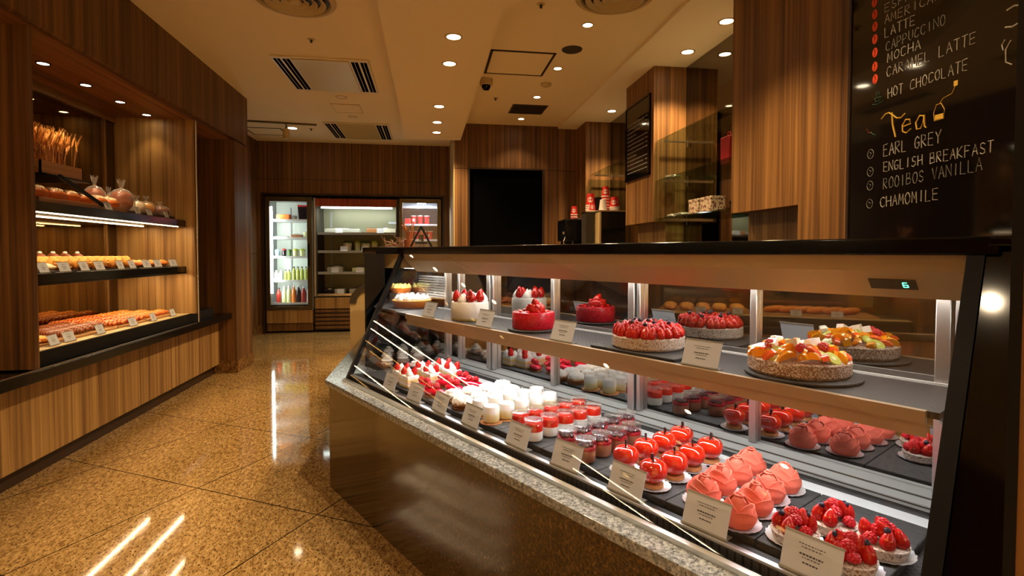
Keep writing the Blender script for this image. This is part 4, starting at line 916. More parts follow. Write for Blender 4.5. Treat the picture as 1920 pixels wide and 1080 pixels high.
t = thing('glazed_danish', 'x', 'pastry'); MB().ell((0, 0, .018), (.04, .03, .018), 20, 10, .2, 40, seed=8).build('pastry', 'crust_brown', t); MB().ell((0, 0, .034), (.02, .014, .006), 12, 6).build('cream', 'cream', t)
for u_, v_, lb in ((.20, .40, 'front one'), (.30, .45, 'rear one')): rep(t, used, CW(u_, v_, SZ+.0004), 1.0, f'small brown pastry left of the shortcakes, {lb}', 'brown pastries beside the shortcakes')

# ------------------------------------------------------------------ cakes on the case shelf
HZ = .930
def rplate(u_, v_, r_, label):
    return tag(MB().lathe([(.0001, 0), (r_-.004, 0), (r_, .003), (r_, .007), (r_-.003, .009), (.0001, .009)], 48, cap=False).build('slate_plate', 'slate', loc=CW(u_, v_, HZ)), label, 'plate')
# meringue tart
t = thing('meringue_tart', 'orange tart topped with white meringue at the far corner of the case shelf', 'tart', CW(-.045, .520, HZ), CRZ)
MB().lathe([(.0001, .001), (.100, .001), (.118, .042), (.113, .046), (.0001, .040)], 44, cap=False).build('tart_shell', 'tart_shell', t)
m = MB()
for k_ in range(26):
    a = k_*2.4; rr = .0195*math.sqrt(k_); m.lathe([(.019, 0), (.021, .010), (.013, .022), (.003, .034), (.0001, .036)], 10, (min(rr, .092)*math.cos(a), min(rr, .092)*math.sin(a), .038+.014*max(0, 1-rr/.1)), cap=False)
m.build('meringue', 'whip', t)
t = thing('cake_riser', 'small steel riser behind the meringue tart', 'stand', CW(-.30, .575, HZ), CRZ); MB().box(-.06, .06, -.05, .05, .065, .07).build('top', 'aluminium', t); MB().box(-.06, -.055, -.05, .05, 0, .065).box(.055, .06, -.05, .05, 0, .065).build('leg_panel', 'aluminium', t)
t = thing('lemon_tart', 'small tart heaped with pale yellow cream on the steel riser', 'tart', CW(-.30, .575, HZ+.0702), CRZ)
MB().lathe([(.0001, 0), (.06, 0), (.07, .03), (.0001, .028)], 30, cap=False).build('tart_shell', 'tart_shell', t); mat('lemon', S(226, 214, 120), .5); m = MB()
for k_ in range(14): a = k_*2.4; rr = .016*math.sqrt(k_); m.lathe([(.015, 0), (.016, .010), (.006, .026), (.0001, .03)], 9, (rr*math.cos(a), rr*math.sin(a), .028), cap=False)
m.build('lemon_cream', 'lemon', t)
# white strawberry cake
t = thing('strawberry_cake', 'round white cream cake topped with strawberries on the case shelf', 'cake', CW(.665, .455, HZ), CRZ)
MB().lathe([(.0001, .001), (.088, .001), (.092, .006), (.092, .080), (.088, .087), (.0001, .088)], 56, cap=False).build('cake_body', 'white_cake', t)
for j in range(9):
    a = 2*PI*j/9+.2; x, y = .066*math.cos(a), .066*math.sin(a)
    if j % 2: K_dollop.put(t, (x, y, .087), (0, 0, a), (1.45, 1.45, 1.55))
    else: K_straw.put(t, (x, y, .114), (.15, 0, a), (1.6, 1.6, 1.55))
for j in range(4): a = 2*PI*j/4+.9; (K_straw.put(t, (.03*math.cos(a), .03*math.sin(a), .112), (0, .15, a), 1.5) if j % 2 else K_dollop.put(t, (.03*math.cos(a), .03*math.sin(a), .087), (0, 0, a), 1.5))
# red cake on a slate
rplate(1.135, .455, .108, 'round slate plate under the glossy red cake')
t = thing('red_cake', 'round red cake with dotted sides and strawberries on top', 'cake', CW(1.135, .455, HZ+.009), CRZ)
MB().lathe([(.0001, .001), (.086, .001), (.089, .006), (.089, .062), (.085, .068), (.0001, .067)], 56, cap=False).build('cake_body', 'red_cake', t)
MB().lathe([(.0001, .0685), (.076, .0685), (.080, .067)], 48, cap=False).build('glaze_top', 'red_glaze', t)
for j in range(6): a = 2*PI*j/6; K_straw.put(t, (.024*math.cos(a)+.012, .024*math.sin(a), .082), (1.0+.3*math.sin(j*2), .3, a), 1.5)
K_straw.put(t, (.012, 0, .100), (.5, .3, 0), 1.45)
m = MB()
for j in range(9): a = 2*PI*j/9+.3; m.ell((.06*math.cos(a), .06*math.sin(a), .071), (.010, .006, .004), 8, 5)
m.build('strawberry_pieces', 'strawberry', t)
# large berry tart
tag(MB().box(-.165, .165, -.128, .135, 0, .009).build('slate_board', 'slate', loc=CW(1.735, .462, HZ), rot=(0, 0, CRZ), bev=.002), 'rectangular slate board under the large berry tart', 'board')
t = thing('large_berry_tart', 'large tart heaped with glazed strawberries and raspberries on the case shelf', 'tart', CW(1.715, .458, HZ+.009), CRZ)
MB().lathe([(.0001, .001), (.112, .001), (.118, .008), (.118, .038), (.114, .041), (.0001, .040)], 64, cap=False).build('tart_shell', 'crust_sugar', t)
random.seed(5)
for (n_, r_, z_, tl) in ((24, .103, .056, .35), (19, .080, .062, .3), (13, .056, .066, .3)):
    for j in range(n_):
        a = 2*PI*j/n_+random.uniform(-.06, .06)
        if j % 5 == 2 and r_ < .1: K_rasp.put(t, (r_*math.cos(a), r_*math.sin(a), z_-.008), (random.uniform(-.4, .4), random.uniform(-.4, .4), a), 1.25)
        else: K_straw.put(t, (r_*math.cos(a), r_*math.sin(a), z_), (tl*math.sin(a)+random.uniform(-.2, .2), -tl*math.cos(a)+random.uniform(-.2, .2), a), random.uniform(1.0, 1.2))
for j in range(9): a = j*2.4; r_ = .012*math.sqrt(j)+.006; (K_rasp if j % 2 else K_straw).put(t, (r_*math.cos(a), r_*math.sin(a), .058 if j % 2 else .068), (random.uniform(-1, 1), random.uniform(-1, 1), a), 1.15)
for j in range(9): a = j*2.4+1; r_ = .03*math.sqrt(j); K_blue.put(t, (r_*math.cos(a), r_*math.sin(a), .088-.06*r_), (0, 0, a), 1.15)
# large fruit tart
rplate(2.205, .458, .138, 'large round slate plate under the mixed fruit tart')
t = thing('fruit_tart', 'large tart heaped with mango, kiwi, papaya and white melon pieces', 'tart', CW(2.195, .458, HZ+.009), CRZ)
MB().lathe([(.0001, .001), (.116, .001), (.122, .008), (.122, .036), (.118, .039), (.0001, .038)], 64, cap=False).build('tart_shell', 'crust_brown', t)
K_mango = Kit('mango_chunk', MB().box(-.020, .020, -.013, .013, -.010, .010), 'mango', bev=.006)
K_slice = Kit('mango_slice', MB().prism([(.026*math.cos(a*PI/7), .020*math.sin(a*PI/7)) for a in range(8)], -.004, .004, 'y'), 'mango', bev=.0015)
K_pap = Kit('papaya_wedge', MB().prism([(.024*math.cos(a*PI/6), .018*math.sin(a*PI/6)) for a in range(7)], -.008, .008, 'y'), 'papaya', bev=.002)
K_melon = Kit('melon_chunk', MB().box(-.019, .019, -.014, .014, -.012, .012), 'melon', bev=.006)
kw = MB().lathe([(.0001, -.0035), (.019, -.0035), (.021, 0), (.019, .0035), (.0001, .0035)], 22, sy=.85, cap=False); kw.mat(1).lathe([(.0001, .0042), (.006, .0039), (.0061, .003)], 12, cap=False)
K_kiwi = Kit('kiwi_slice', kw, ['kiwi', 'kiwi_core'])
random.seed(9)
order = [K_mango, K_slice, K_kiwi, K_slice, K_pap, K_slice, K_mango, K_kiwi, K_slice, K_pap]
for (n_, r_, z_) in ((23, .101, .050), (18, .076, .058), (12, .048, .063), (6, .022, .067)):
    for j in range(n_):
        a = 2*PI*j/n_+random.uniform(-.08, .08); k_ = order[(j*3+int(r_*1000)) % 10]
        k_.put(t, (r_*math.cos(a), r_*math.sin(a), z_-.004+random.uniform(-.003, .005)), (-.75*math.sin(a), .75*math.cos(a), 0) if k_ is K_kiwi else (random.uniform(-.5, .5), random.uniform(-.5, .5), a+random.uniform(-.7, .7)), random.uniform(.82, 1.02))
for (x, y, z) in ((-.07, .03, .073), (.035, .0, .081), (.0, -.03, .078), (-.045, -.05, .072)): K_melon.put(t, (x, y, z), (random.uniform(-.5, .5), random.uniform(-.5, .5), x*30), .78)
for (x, y) in ((-.05, -.05), (.03, -.055), (.06, .0)): K_rasp.put(t, (x, y, .062), (.4, .2, x), 1.2)

# ------------------------------------------------------------------ price tags
def tag_proto(w_=.112, h=.076):
    t = thing('price_tag', 'x', 'price tag'); th = R(20); c, s = math.cos(th), math.sin(th)
    pos = lambda x, k, d=0: (x, -.012+k*s-d*c, .002+k*c+d*s)     # k up the card, d in front of it
    def slab(m, x0, x1, k0, k1, d0, d1):
        v = [pos(x, k, d) for d in (d0, d1) for k in (k0, k1) for x in (x0, x1)]
        return m.add(v, [(0, 2, 3, 1), (4, 5, 7, 6), (0, 1, 5, 4), (2, 6, 7, 3), (0, 4, 6, 2), (1, 3, 7, 5)])
    cd = slab(MB(), -w_/2, w_/2, .004, h, 0, .0012).build('card', 'paper', t, smooth=0)
    m = MB(); random.seed(3)
    for (k, hh, wd_, gap) in ((.76, .0016, .46, .0022), (.68, .0016, .36, .0022), (.50, .0030, .40, .0016), (.43, .0016, .30, .002), (.30, .0026, .26, .0016)):
        x = -wd_*w_/2
        while x < wd_*w_/2:
            q = random.uniform(.002, .006); slab(m, x, min(x+q, wd_*w_/2), k*h, k*h+hh, .0013, .0016); x += q+gap
    m.build('print', 'ink', cd, smooth=0)
    hd = slab(MB(), -w_/2-.001, w_/2+.001, 0, .004, -.002, .004); slab(hd, -w_/2-.001, w_/2+.001, h-.002, h+.002, -.002, .002); hd.box(-w_/2, w_/2, -.014, .016, 0, .002)
    hd.build('holder', 'acrylic', t, smooth=0); return t
tp = tag_proto(); used = []
for i, u_ in enumerate((.50, .745, .955, 1.178, 1.452, 1.682, 1.908, 2.142, 2.372)):
    what = ('shortcake slices', 'red boat cakes', 'cream puffs', 'milk puddings', 'red jelly jars', 'chocolate berry jars', 'glazed apples', 'coral roses', 'berry tarts')[i]
    rep(tp, used, CW(u_, .112, .6045), CRZ+random.uniform(-.05, .05), f'small white price tag standing in front of the {what}', 'price tags on the case floor')
for u_, what in ((.475, 'far end glass'), (.95, 'white strawberry cake'), (1.43, 'glossy red cake'), (1.985, 'large berry tart, left of the fruit tart')):
    rep(tp, used, CW(u_, .340, HZ), CRZ+random.uniform(-.03, .03), f'white price tag on the case shelf, just right of the {what}' if 'left of' not in what else 'white price tag on the case shelf, between berry tart and fruit tart', 'price tags on the case shelf')
random.seed(21)

# ------------------------------------------------------------------ bread on the left wall
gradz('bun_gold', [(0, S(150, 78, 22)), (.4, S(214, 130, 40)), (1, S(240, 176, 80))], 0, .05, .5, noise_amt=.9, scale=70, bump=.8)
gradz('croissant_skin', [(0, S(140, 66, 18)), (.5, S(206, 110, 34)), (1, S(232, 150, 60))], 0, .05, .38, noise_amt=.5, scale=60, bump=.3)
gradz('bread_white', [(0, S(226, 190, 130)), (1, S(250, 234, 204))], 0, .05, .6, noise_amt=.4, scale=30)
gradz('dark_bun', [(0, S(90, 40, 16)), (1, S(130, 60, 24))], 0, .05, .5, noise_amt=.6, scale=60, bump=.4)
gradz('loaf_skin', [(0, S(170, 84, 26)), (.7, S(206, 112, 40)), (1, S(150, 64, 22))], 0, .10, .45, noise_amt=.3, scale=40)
mat('crumb_sugar', S(240, 224, 196), .8); mat('cherry', S(150, 24, 20), .3); mat('custard', S(246, 190, 70), .3)
stripes('choc_stripe', S(150, 78, 34), S(74, 34, 16), 0, .014, .45, .35); stripes('danish_stripe', S(220, 130, 50), S(150, 30, 22), 0, .022, .42, .35)
mat('dark_tray', (.05, .03, .02, 1), .45)
def croissant_mb():
    m = MB(); pts = []; tp_ = []
    for i in range(23):
        q = i/22*2-1; pts.append((q*.066, .020*q*q*1.3-.01, .022)); w_ = (1-abs(q)**2.2)*.85+.15; tp_.append(w_*(1+.10*math.cos(q*PI*5)))
    m.tube(pts, .0235, 14, taper=tp_); return m
def tray(y0, y1, x0, x1, z, label, m, group, h=.014):
    t = thing('bread_tray', label, 'tray', ((x0+x1)/2, (y0+y1)/2, z), 0, group); a, b = (x1-x0)/2, (y1-y0)/2
    MB().box(-a, a, -b, b, 0, h*.6).box(-a, -a+.008, -b, b, h*.6, h).box(a-.008, a, -b, b, h*.6, h).box(-a, a, -b, -b+.008, h*.6, h).box(-a, a, b-.008, b, h*.6, h).build('tray_body', m, t, bev=.001)
TB = .7195; TM = 1.1362; TT = 1.5402
bt = (('under the white and orange breads by the partition', 3.19, 3.60), ('under the chocolate-striped rolls', 3.61, 4.12), ('under the red-striped danishes', 4.13, 4.56), ('under the croissants by the side panel', 4.57, 4.99))
for lb, y0, y1 in bt: tray(y0, y1, -2.66, -2.175, TB, f'light bread tray, bottom shelf, {lb}', 'board_wood', 'light trays on the bottom bread shelf')
mt = (('under the pale flat breads', 3.19, 3.62), ('under the golden crumb buns', 3.63, 4.42), ('under the orange pastries by the side panel', 4.43, 5.05))
for lb, y0, y1 in mt: tray(y0, y1, -2.655, -2.185, TM, f'dark bread tray on the middle shelf {lb}', 'dark_tray', 'dark trays on the middle bread shelf', .010)
def grid(proto, ys, xs, z, fmt, group, rz=0, jit=.006, rzj=.1, rows=('front', 'second', 'third', 'back'), step=0):
    used = []
    for r_, x in enumerate(xs):
        rw = 'front' if r_ == 0 else ('back' if r_ == len(xs)-1 else rows[r_])
        for k_, y in enumerate(ys):
            rep(proto, used, (x+random.uniform(-jit, jit), y+random.uniform(-jit, jit), z), rz+random.uniform(-rzj, rzj), fmt.format(ORD[k_], rw), group)
lin = lambda a, b, n: [a+(b-a)*i/(n-1) for i in range(n)]
def single(name, mb, m, cat): return tag(mb.build(name, m), 'x', cat)
zb, zm = TB+.0086, TM+.0062
def multi(name, cat, *parts):
    t = thing(name, 'x', cat)
    for n_, mb, m in parts: mb.build(n_, m, t)
    return t
# bottom shelf
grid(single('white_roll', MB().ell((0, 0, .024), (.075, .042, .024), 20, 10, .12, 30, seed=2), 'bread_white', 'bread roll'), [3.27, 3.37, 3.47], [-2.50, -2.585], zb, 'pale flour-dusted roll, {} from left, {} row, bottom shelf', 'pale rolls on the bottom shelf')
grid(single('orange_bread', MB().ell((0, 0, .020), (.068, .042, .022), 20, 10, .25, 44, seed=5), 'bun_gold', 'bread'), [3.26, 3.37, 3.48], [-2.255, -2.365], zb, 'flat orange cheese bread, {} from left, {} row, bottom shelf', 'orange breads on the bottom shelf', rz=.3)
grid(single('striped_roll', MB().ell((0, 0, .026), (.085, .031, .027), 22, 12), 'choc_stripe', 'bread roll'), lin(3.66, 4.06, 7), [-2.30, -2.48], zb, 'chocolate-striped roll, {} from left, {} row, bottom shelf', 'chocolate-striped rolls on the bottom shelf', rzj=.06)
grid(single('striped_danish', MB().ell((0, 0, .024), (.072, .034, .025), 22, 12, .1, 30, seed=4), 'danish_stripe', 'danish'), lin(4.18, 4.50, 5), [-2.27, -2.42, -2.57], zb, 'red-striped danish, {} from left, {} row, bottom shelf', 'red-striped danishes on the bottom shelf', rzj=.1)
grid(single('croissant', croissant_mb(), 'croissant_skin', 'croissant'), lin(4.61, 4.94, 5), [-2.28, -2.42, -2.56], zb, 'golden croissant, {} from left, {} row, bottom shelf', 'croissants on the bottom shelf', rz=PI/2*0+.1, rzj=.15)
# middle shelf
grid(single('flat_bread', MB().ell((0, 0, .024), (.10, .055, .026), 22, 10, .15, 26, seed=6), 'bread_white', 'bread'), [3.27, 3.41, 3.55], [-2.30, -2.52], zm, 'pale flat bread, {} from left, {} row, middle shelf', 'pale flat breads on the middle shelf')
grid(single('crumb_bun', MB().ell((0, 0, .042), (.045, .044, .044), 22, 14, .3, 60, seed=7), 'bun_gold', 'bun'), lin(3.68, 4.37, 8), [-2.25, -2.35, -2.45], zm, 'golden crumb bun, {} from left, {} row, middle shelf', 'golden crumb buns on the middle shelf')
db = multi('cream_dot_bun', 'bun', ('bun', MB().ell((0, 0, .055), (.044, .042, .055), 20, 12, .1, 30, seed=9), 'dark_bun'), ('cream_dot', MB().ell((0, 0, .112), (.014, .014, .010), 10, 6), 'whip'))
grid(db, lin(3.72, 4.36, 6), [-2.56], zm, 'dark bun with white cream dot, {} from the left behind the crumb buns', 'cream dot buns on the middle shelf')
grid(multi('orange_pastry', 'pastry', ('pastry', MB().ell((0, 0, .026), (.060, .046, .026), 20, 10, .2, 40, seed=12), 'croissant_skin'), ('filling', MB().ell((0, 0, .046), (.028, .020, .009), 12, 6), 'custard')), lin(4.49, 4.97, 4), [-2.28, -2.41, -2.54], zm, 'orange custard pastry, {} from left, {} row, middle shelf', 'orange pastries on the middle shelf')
# top shelf: sugar loaves, bagged loaves, wheat box on its stand
tray(3.42, 4.32, -2.52, -2.20, TT, 'pale wooden tray of sugar loaves on the top bread shelf', 'board_wood', None, .036)
def loaf():
    t = thing('sugar_loaf', 'x', 'bread loaf')
    MB().ell((0, 0, .042), (.075, .062, .044), 24, 12, fn=lambda d: 1+.10*abs(d.x*d.y)).build('loaf', 'loaf_skin', t); m = MB(); rd = random.Random(4)
    for j in range(95):
        a = rd.uniform(0, 6.28); r_ = rd.uniform(0, 1)**.5; x, y = .062*r_*math.cos(a), .050*r_*math.sin(a); z = .042+.044*math.sqrt(max(.02, 1-(x/.075)**2-(y/.062)**2)); m.obox((x, y, z), (.011, .009, .008), (a, r_, a))
    m.build('sugar_crust', 'crumb_sugar', t, smooth=0); return t
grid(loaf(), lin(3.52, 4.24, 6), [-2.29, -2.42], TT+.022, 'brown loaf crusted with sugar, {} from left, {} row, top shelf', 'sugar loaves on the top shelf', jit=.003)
tag(MB().box(-.17, .13, -.40, .40, 0, .030).build('dark_tray', 'dark_tray', loc=(-2.35, 4.72, TT)), 'dark tray of bagged breads on the top shelf', 'tray')
def bagged(loc, sc, label, m='loaf_skin', rz=0):
    t = thing('bagged_bread', label, 'bagged bread', loc, rz, 'bagged breads on the top shelf'); a, b, h = sc
    MB().ell((0, 0, h*.48), (a*.9, b*.9, h*.48), 20, 12, .1, 26, seed=loc[1]).build('bread', m, t)
    m_ = MB().lathe([(.0001, 0), (.96, .02), (.98, .4), (.86, .80), (.52, .98), (.16, 1.06), (.10, 1.10), (.18, 1.16), (.36, 1.34), (.44, 1.46)], 30, cap=False)
    nv = []
    for p in m_.v:
        an = math.atan2(p[1], p[0]); up = max(0, p[2]-1.08); k1 = 1+(.05+.5*up)*math.sin(11*an+p[2]*9); 
        nv.append((p[0]*a*k1*(1-.45*min(1, up*4)), p[1]*b*k1, (p[2]+.9*up*.16*math.sin(5*an))*h))
    m_.v = nv
    m_.build('clear_bag', 'bag_film', t); MB().lathe([(.10*a+.003, 1.07*h), (.10*a+.004, 1.10*h)], 16, cap=False).build('tie', 'brass', t)
bagged((-2.445, 4.375, TT+.0302), (.075, .07, .17), 'clear-bagged loaf with a twisted top behind the sugar loaves')
bagged((-2.33, 4.50, TT+.0302), (.085, .09, .165), 'tallest clear-bagged orange loaf with a bright twisted top on the dark tray')
bagged((-2.455, 4.57, TT+.0302), (.055, .055, .13), 'small bagged bread half hidden behind the tallest bagged loaf', 'bun_gold')
bagged((-2.33, 4.72, TT+.0302), (.06, .055, .10), 'small bagged bread just right of the tallest bagged loaf', 'bread_white')
bagged((-2.33, 4.86, TT+.0302), (.07, .06, .105), 'bagged bread with bright film second from the right on the top shelf', 'bun_gold')
bagged((-2.30, 5.02, TT+.0302), (.085, .06, .085), 'wide low bagged bread nearest the side panel on the top shelf', 'dark_bun')
st = thing('display_riser', 'black slanted metal stand holding the wheat box', 'stand', (-2.44, 3.8, TT))
for y in (-.17, .20):
    MB().obox((0.0, 0, 0), (.012, .45, .022), (R(-18), 0, 0)).build('slanted_bar', 'black', st, loc=(.247, .0, .105)) if y < 0 else None
    MB().box(-.195, -.180, y-.006, y+.006, 0, .185).build('post', 'black', st)
MB().box(-.195, .165, -.20, .25, .185, .193).build('platform', 'black', st)
t = thing('wheat_box', 'pale wooden box filled with dried wheat on the top bread shelf', 'box', (-2.44, 3.83, TT+.1932))
bx = MB(); a, b = .12, .20
bx.box(-a, a, -b, b, 0, .008).box(-a, -a+.01, -b, b, 0, .085).box(a-.01, a, -b, b, 0, .085).box(-a, a, -b, -b+.01, 0, .085).box(-a, a, b-.01, b, 0, .085).build('box_body', 'board_wood', t)
m = MB(); me_ = MB(); rd = random.Random(2)
mat('wheat_straw', S(150, 98, 44), .6); mat('wheat_ear', S(206, 142, 66), .6)
for j in range(130):
    x, y = rd.uniform(-.09, .09), rd.uniform(-.17, .17); lx, ly = x*.15+rd.uniform(-.015, .015), y*.12+rd.uniform(-.015, .02); h_ = rd.uniform(.19, .25)
    m.tube([(x, y, .01), (x+lx*.5, y+ly*.4, h_*.6), (x+lx, y+ly, h_)], .0014, 4)
    p0 = Vector((x+lx, y+ly, h_-.02)); d_ = Vector((lx*.5+rd.uniform(-.016, .016), ly*.5+rd.uniform(-.006, .022), .06)).normalized()
    rt = d_.to_track_quat('Z', 'Y').to_matrix(); me_.ell(p0+d_*.034, (.0062, .0062, .036), 6, 7, .5, 60, rot=rt, seed=j)
    for q in range(4): e_ = d_+Vector((rd.uniform(-.25, .25), rd.uniform(-.25, .25), 0)); me_.tube([p0+d_*.05, p0+d_*.05+e_.normalized()*.045], .0006, 3)
m.mi = [0]*len(m.f); m.m = 1; m.add(me_.v, me_.f)
tag(m.build('wheat', ['wheat_straw', 'wheat_ear'], loc=(-2.44, 3.83, TT+.2012)), 'golden dried wheat ears standing in the pale wooden box', 'wheat', kind='stuff')
# price tags on the bread shelves
bp = tag_proto(.095, .062); used = []
for i, y in enumerate((3.385, 3.56, 3.745, 3.905, 4.145, 4.295, 4.50, 4.67, 4.93)): rep(bp, used, (-2.165, y, TM+.0003), PI/2+random.uniform(-.12, .12), f'white price tag on the middle bread shelf, {ORD[i]} from the left of nine', 'price tags on the middle bread shelf', (1.15, 1, 1) if i == 8 else None)
used2 = []; bp2 = tag_proto(.095, .062)
for i, y in enumerate((3.42, 3.555, 3.86, 4.25, 4.54, 4.86)): rep(bp2, used2, (-2.145, y, TB+.0003), PI/2+random.uniform(-.12, .12), f'white price tag on the bottom bread shelf, {ORD[i]} from the left of six', 'price tags on the bottom bread shelf')
used3 = []; bp3 = tag_proto(.085, .055)
for i, y in enumerate((3.995, 4.36, 4.53, 4.80)): rep(bp3, used3, (-2.155, y, TT+.0003), PI/2+random.uniform(-.12, .12), f'white price tag on the top bread shelf, {ORD[i]} from the left of four', 'price tags on the top bread shelf')
# near bay, seen in the case mirrors
random.seed(4)
tray(.45, 1.30, -2.60, -2.18, TB, 'light tray of long eclairs in the near bread bay seen in the case mirror', 'board_wood', None)
tray(1.40, 2.18, -2.60, -2.18, TB, 'light tray of almond pastries in the near bread bay seen in the case mirror', 'board_wood', None)
grid(single('long_bun', MB().ell((0, 0, .030), (.15, .034, .032), 22, 12, .12, 30, seed=3), 'croissant_skin', 'bun'), lin(.62, 1.18, 6), [-2.39], zb, 'long golden bun seen in the case mirror, {} of its {} row', 'long buns in the near bay', rz=.75, rzj=.05)
for i, y in enumerate((.75, 1.05, 1.5, 1.8)): dup(bp3, (-2.155, y, TB+.0003), PI/2, f'price tag in the near bread bay reflected in the case mirror, {ORD[i]} along', 'price tags in the near bay')
grid(single('almond_pastry', MB().ell((0, 0, .028), (.07, .06, .032), 20, 10, .3, 50, seed=8), 'bun_gold', 'pastry'), lin(1.50, 2.08, 5), [-2.28, -2.46], zb, 'almond pastry seen in the case mirror, {} in its {} row', 'almond pastries in the near bay')

# ------------------------------------------------------------------ goods in the fridges
mat('bottle_green', S(166, 176, 70), .2, coat=.5); mat('bottle_pale', S(206, 214, 160), .25, coat=.4); mat('bottle_red', S(150, 40, 30), .3, coat=.4); mat('bottle_orange', S(214, 120, 50), .3, coat=.4)
mat('bottle_dark', S(26, 18, 24), .25, coat=.5); mat('bottle_blue', S(120, 170, 210), .2, coat=.4); mat('bottle_pink', S(220, 200, 190), .3, coat=.3); mat('cap_white', S(230, 230, 226), .5); mat('cap_black', S(30, 28, 28), .5); mat('cap_blue', S(40, 70, 150), .5); mat('orange_pack', S(226, 110, 34), .5); mat('salad_lime', S(170, 190, 60), .5, bump=.8, bscale=80); mat('salad_green', S(70, 100, 50), .5, bump=.8, bscale=80); mat('grey_cup', S(110, 140, 150), .4); mat('wrap_white', S(222, 218, 200), .45); mat('film_pack', S(170, 170, 160), .35); mat('bread_brown', S(150, 96, 50), .6)
def bottle(loc, h, r, m, cap, label, group, name='drink_bottle'):
    t = thing(name, label, 'bottle', loc, 0, group)
    MB().lathe([(.0001, 0), (r, .002), (r, h*.62), (r*.86, h*.72), (r*.42, h*.84), (r*.40, h*.92)], 18, cap=False).build('body', m, t)
    MB().lathe([(r*.45, h*.91), (r*.45, h), (.0001, h)], 14).build('cap', cap, t)
def tub(loc, h, r, m, top, label, group, cat='tub', name='food_cup'):
    t = thing(name, label, cat, loc, 0, group)
    MB().lathe([(.0001, 0), (r*.82, .002), (r, h*.78)], 20, cap=False).build('cup', m, t); MB().ell((0, 0, h*.80), (r*.98, r*.98, h*.22), 16, 8, .35, 70, seed=loc[0]).build('content', top, t)
def pack(loc, sx, sy, h, m, label, group, name='food_pack', cat='pack', rz=0):
    t = thing(name, label, cat, loc, rz, group); MB().box(-sx/2, sx/2, -sy/2, sy/2, 0, h*.7).build('tray', m, t, bev=.006)
    MB().ell((0, 0, h*.7), (sx*.48, sy*.48, h*.3), 18, 8, .2, 40, seed=loc[0]).build('film', 'cling', t)
g = 'bottles on the bottom fridge shelf'; zf = .4582; yb = 8.98
for x, h, r, m, c, lb in ((-2.40, .24, .038, 'bottle_red', 'cap_black', 'dark red drink bottle, leftmost'), (-2.315, .27, .036, 'bottle_pale', 'cap_white', 'pale green drink bottle, left of its pair'), (-2.245, .27, .036, 'bottle_pale', 'cap_white', 'pale green drink bottle, right of its pair'), (-2.17, .28, .035, 'bottle_orange', 'cap_white', 'amber drink bottle'),
        (-2.10, .28, .036, 'bottle_dark', 'cap_white', 'black drink bottle with white cap'), (-2.02, .26, .040, 'bottle_red', 'cap_white', 'orange-red drink bottle with white cap'), (-1.945, .25, .034, 'bottle_pink', 'cap_blue', 'pale pink drink bottle'), (-1.885, .30, .034, 'bottle_blue', 'cap_blue', 'blue water bottle, rightmost')):
    bottle((x+.01 if x < -1.9 else x, yb, zf), h, r, m, c, lb+' on the bottom shelf of the drinks fridge', g)
zf = .8182
for i in range(5): bottle((-2.155+.062*i, yb, zf), .22, .028, 'bottle_green', 'cap_black', f'yellow-green juice bottle, {ORD[i]} of the row of five in the drinks fridge', 'green juice bottles')
for i in range(2): bottle((-2.27+.055*i-.02, yb+.03, zf), .17, .025, 'bottle_green', 'cap_black', f'shorter green jar bottle, {("left", "right")[i]} of the pair beside the juice row', 'short green bottles')
for i in range(2): bottle((-2.425+.07*i, yb, zf), .16, .030, 'cap_white', 'cap_white', f'small white milk bottle, {("left", "right")[i]} of the pair near the fridge light', 'white milk bottles')
zf = 1.1932
tub((-2.405, yb, zf), .12, .038, 'grey_cup', 'grey_cup', 'grey-blue cup at the left of the third drinks fridge shelf', 'cups on the third fridge shelf'); tub((-2.30, yb, zf), .13, .036, 'bottle_dark', 'bottle_red', 'dark cup with red lid in the drinks fridge', 'cups on the third fridge shelf')
tub((-2.215, yb, zf), .12, .034, 'salad_green', 'salad_green', 'dark green salad cup in the drinks fridge', 'cups on the third fridge shelf'); tub((-2.125, yb, zf), .13, .045, 'bottle_pale', 'salad_lime', 'lime green salad cup, left of its pair', 'cups on the third fridge shelf'); tub((-2.02, yb, zf), .13, .045, 'bottle_pale', 'salad_lime', 'lime green salad cup, right of its pair', 'cups on the third fridge shelf'); bottle((-1.92, yb, zf), .17, .03, 'bottle_pink', 'bottle_red', 'pink bottle with red cap at the right of the third fridge shelf', None)
zf = 1.4932
pack((-2.33, yb, zf), .20, .12, .04, 'film_pack', 'low clear pack on the left of the second drinks fridge shelf', None); pack((-2.10, yb, zf), .16, .12, .075, 'bread_brown', 'brown bread pack in the middle of the second drinks fridge shelf', None); tub((-1.95, yb, zf), .11, .055, 'bottle_pale', 'wrap_white', 'stacked pale tub on the right of the second drinks fridge shelf', None)
zf = 1.7732
tag(MB().box(-.10, .10, -.06, .06, 0, .095).build('orange_box', 'orange_pack', bev=.01, loc=(-2.30, yb, zf)), 'orange pack on the top shelf of the drinks fridge', 'pack'); tub((-2.14, yb, zf), .08, .04, 'film_pack', 'film_pack', 'small grey tub beside the orange pack', None)
t = thing('black_bag', 'black bag with red rim on the top shelf of the drinks fridge', 'bag', (-1.98, yb, zf)); MB().prism([(-.085, 0), (.085, 0), (.10, .22), (-.10, .22)], -.05, .05, 'y').build('bag', 'bottle_dark', t, bev=.01, smooth=0); MB().box(-.10, .10, -.05, .05, .22, .245).build('rim', 'cup_red', t, bev=.004)
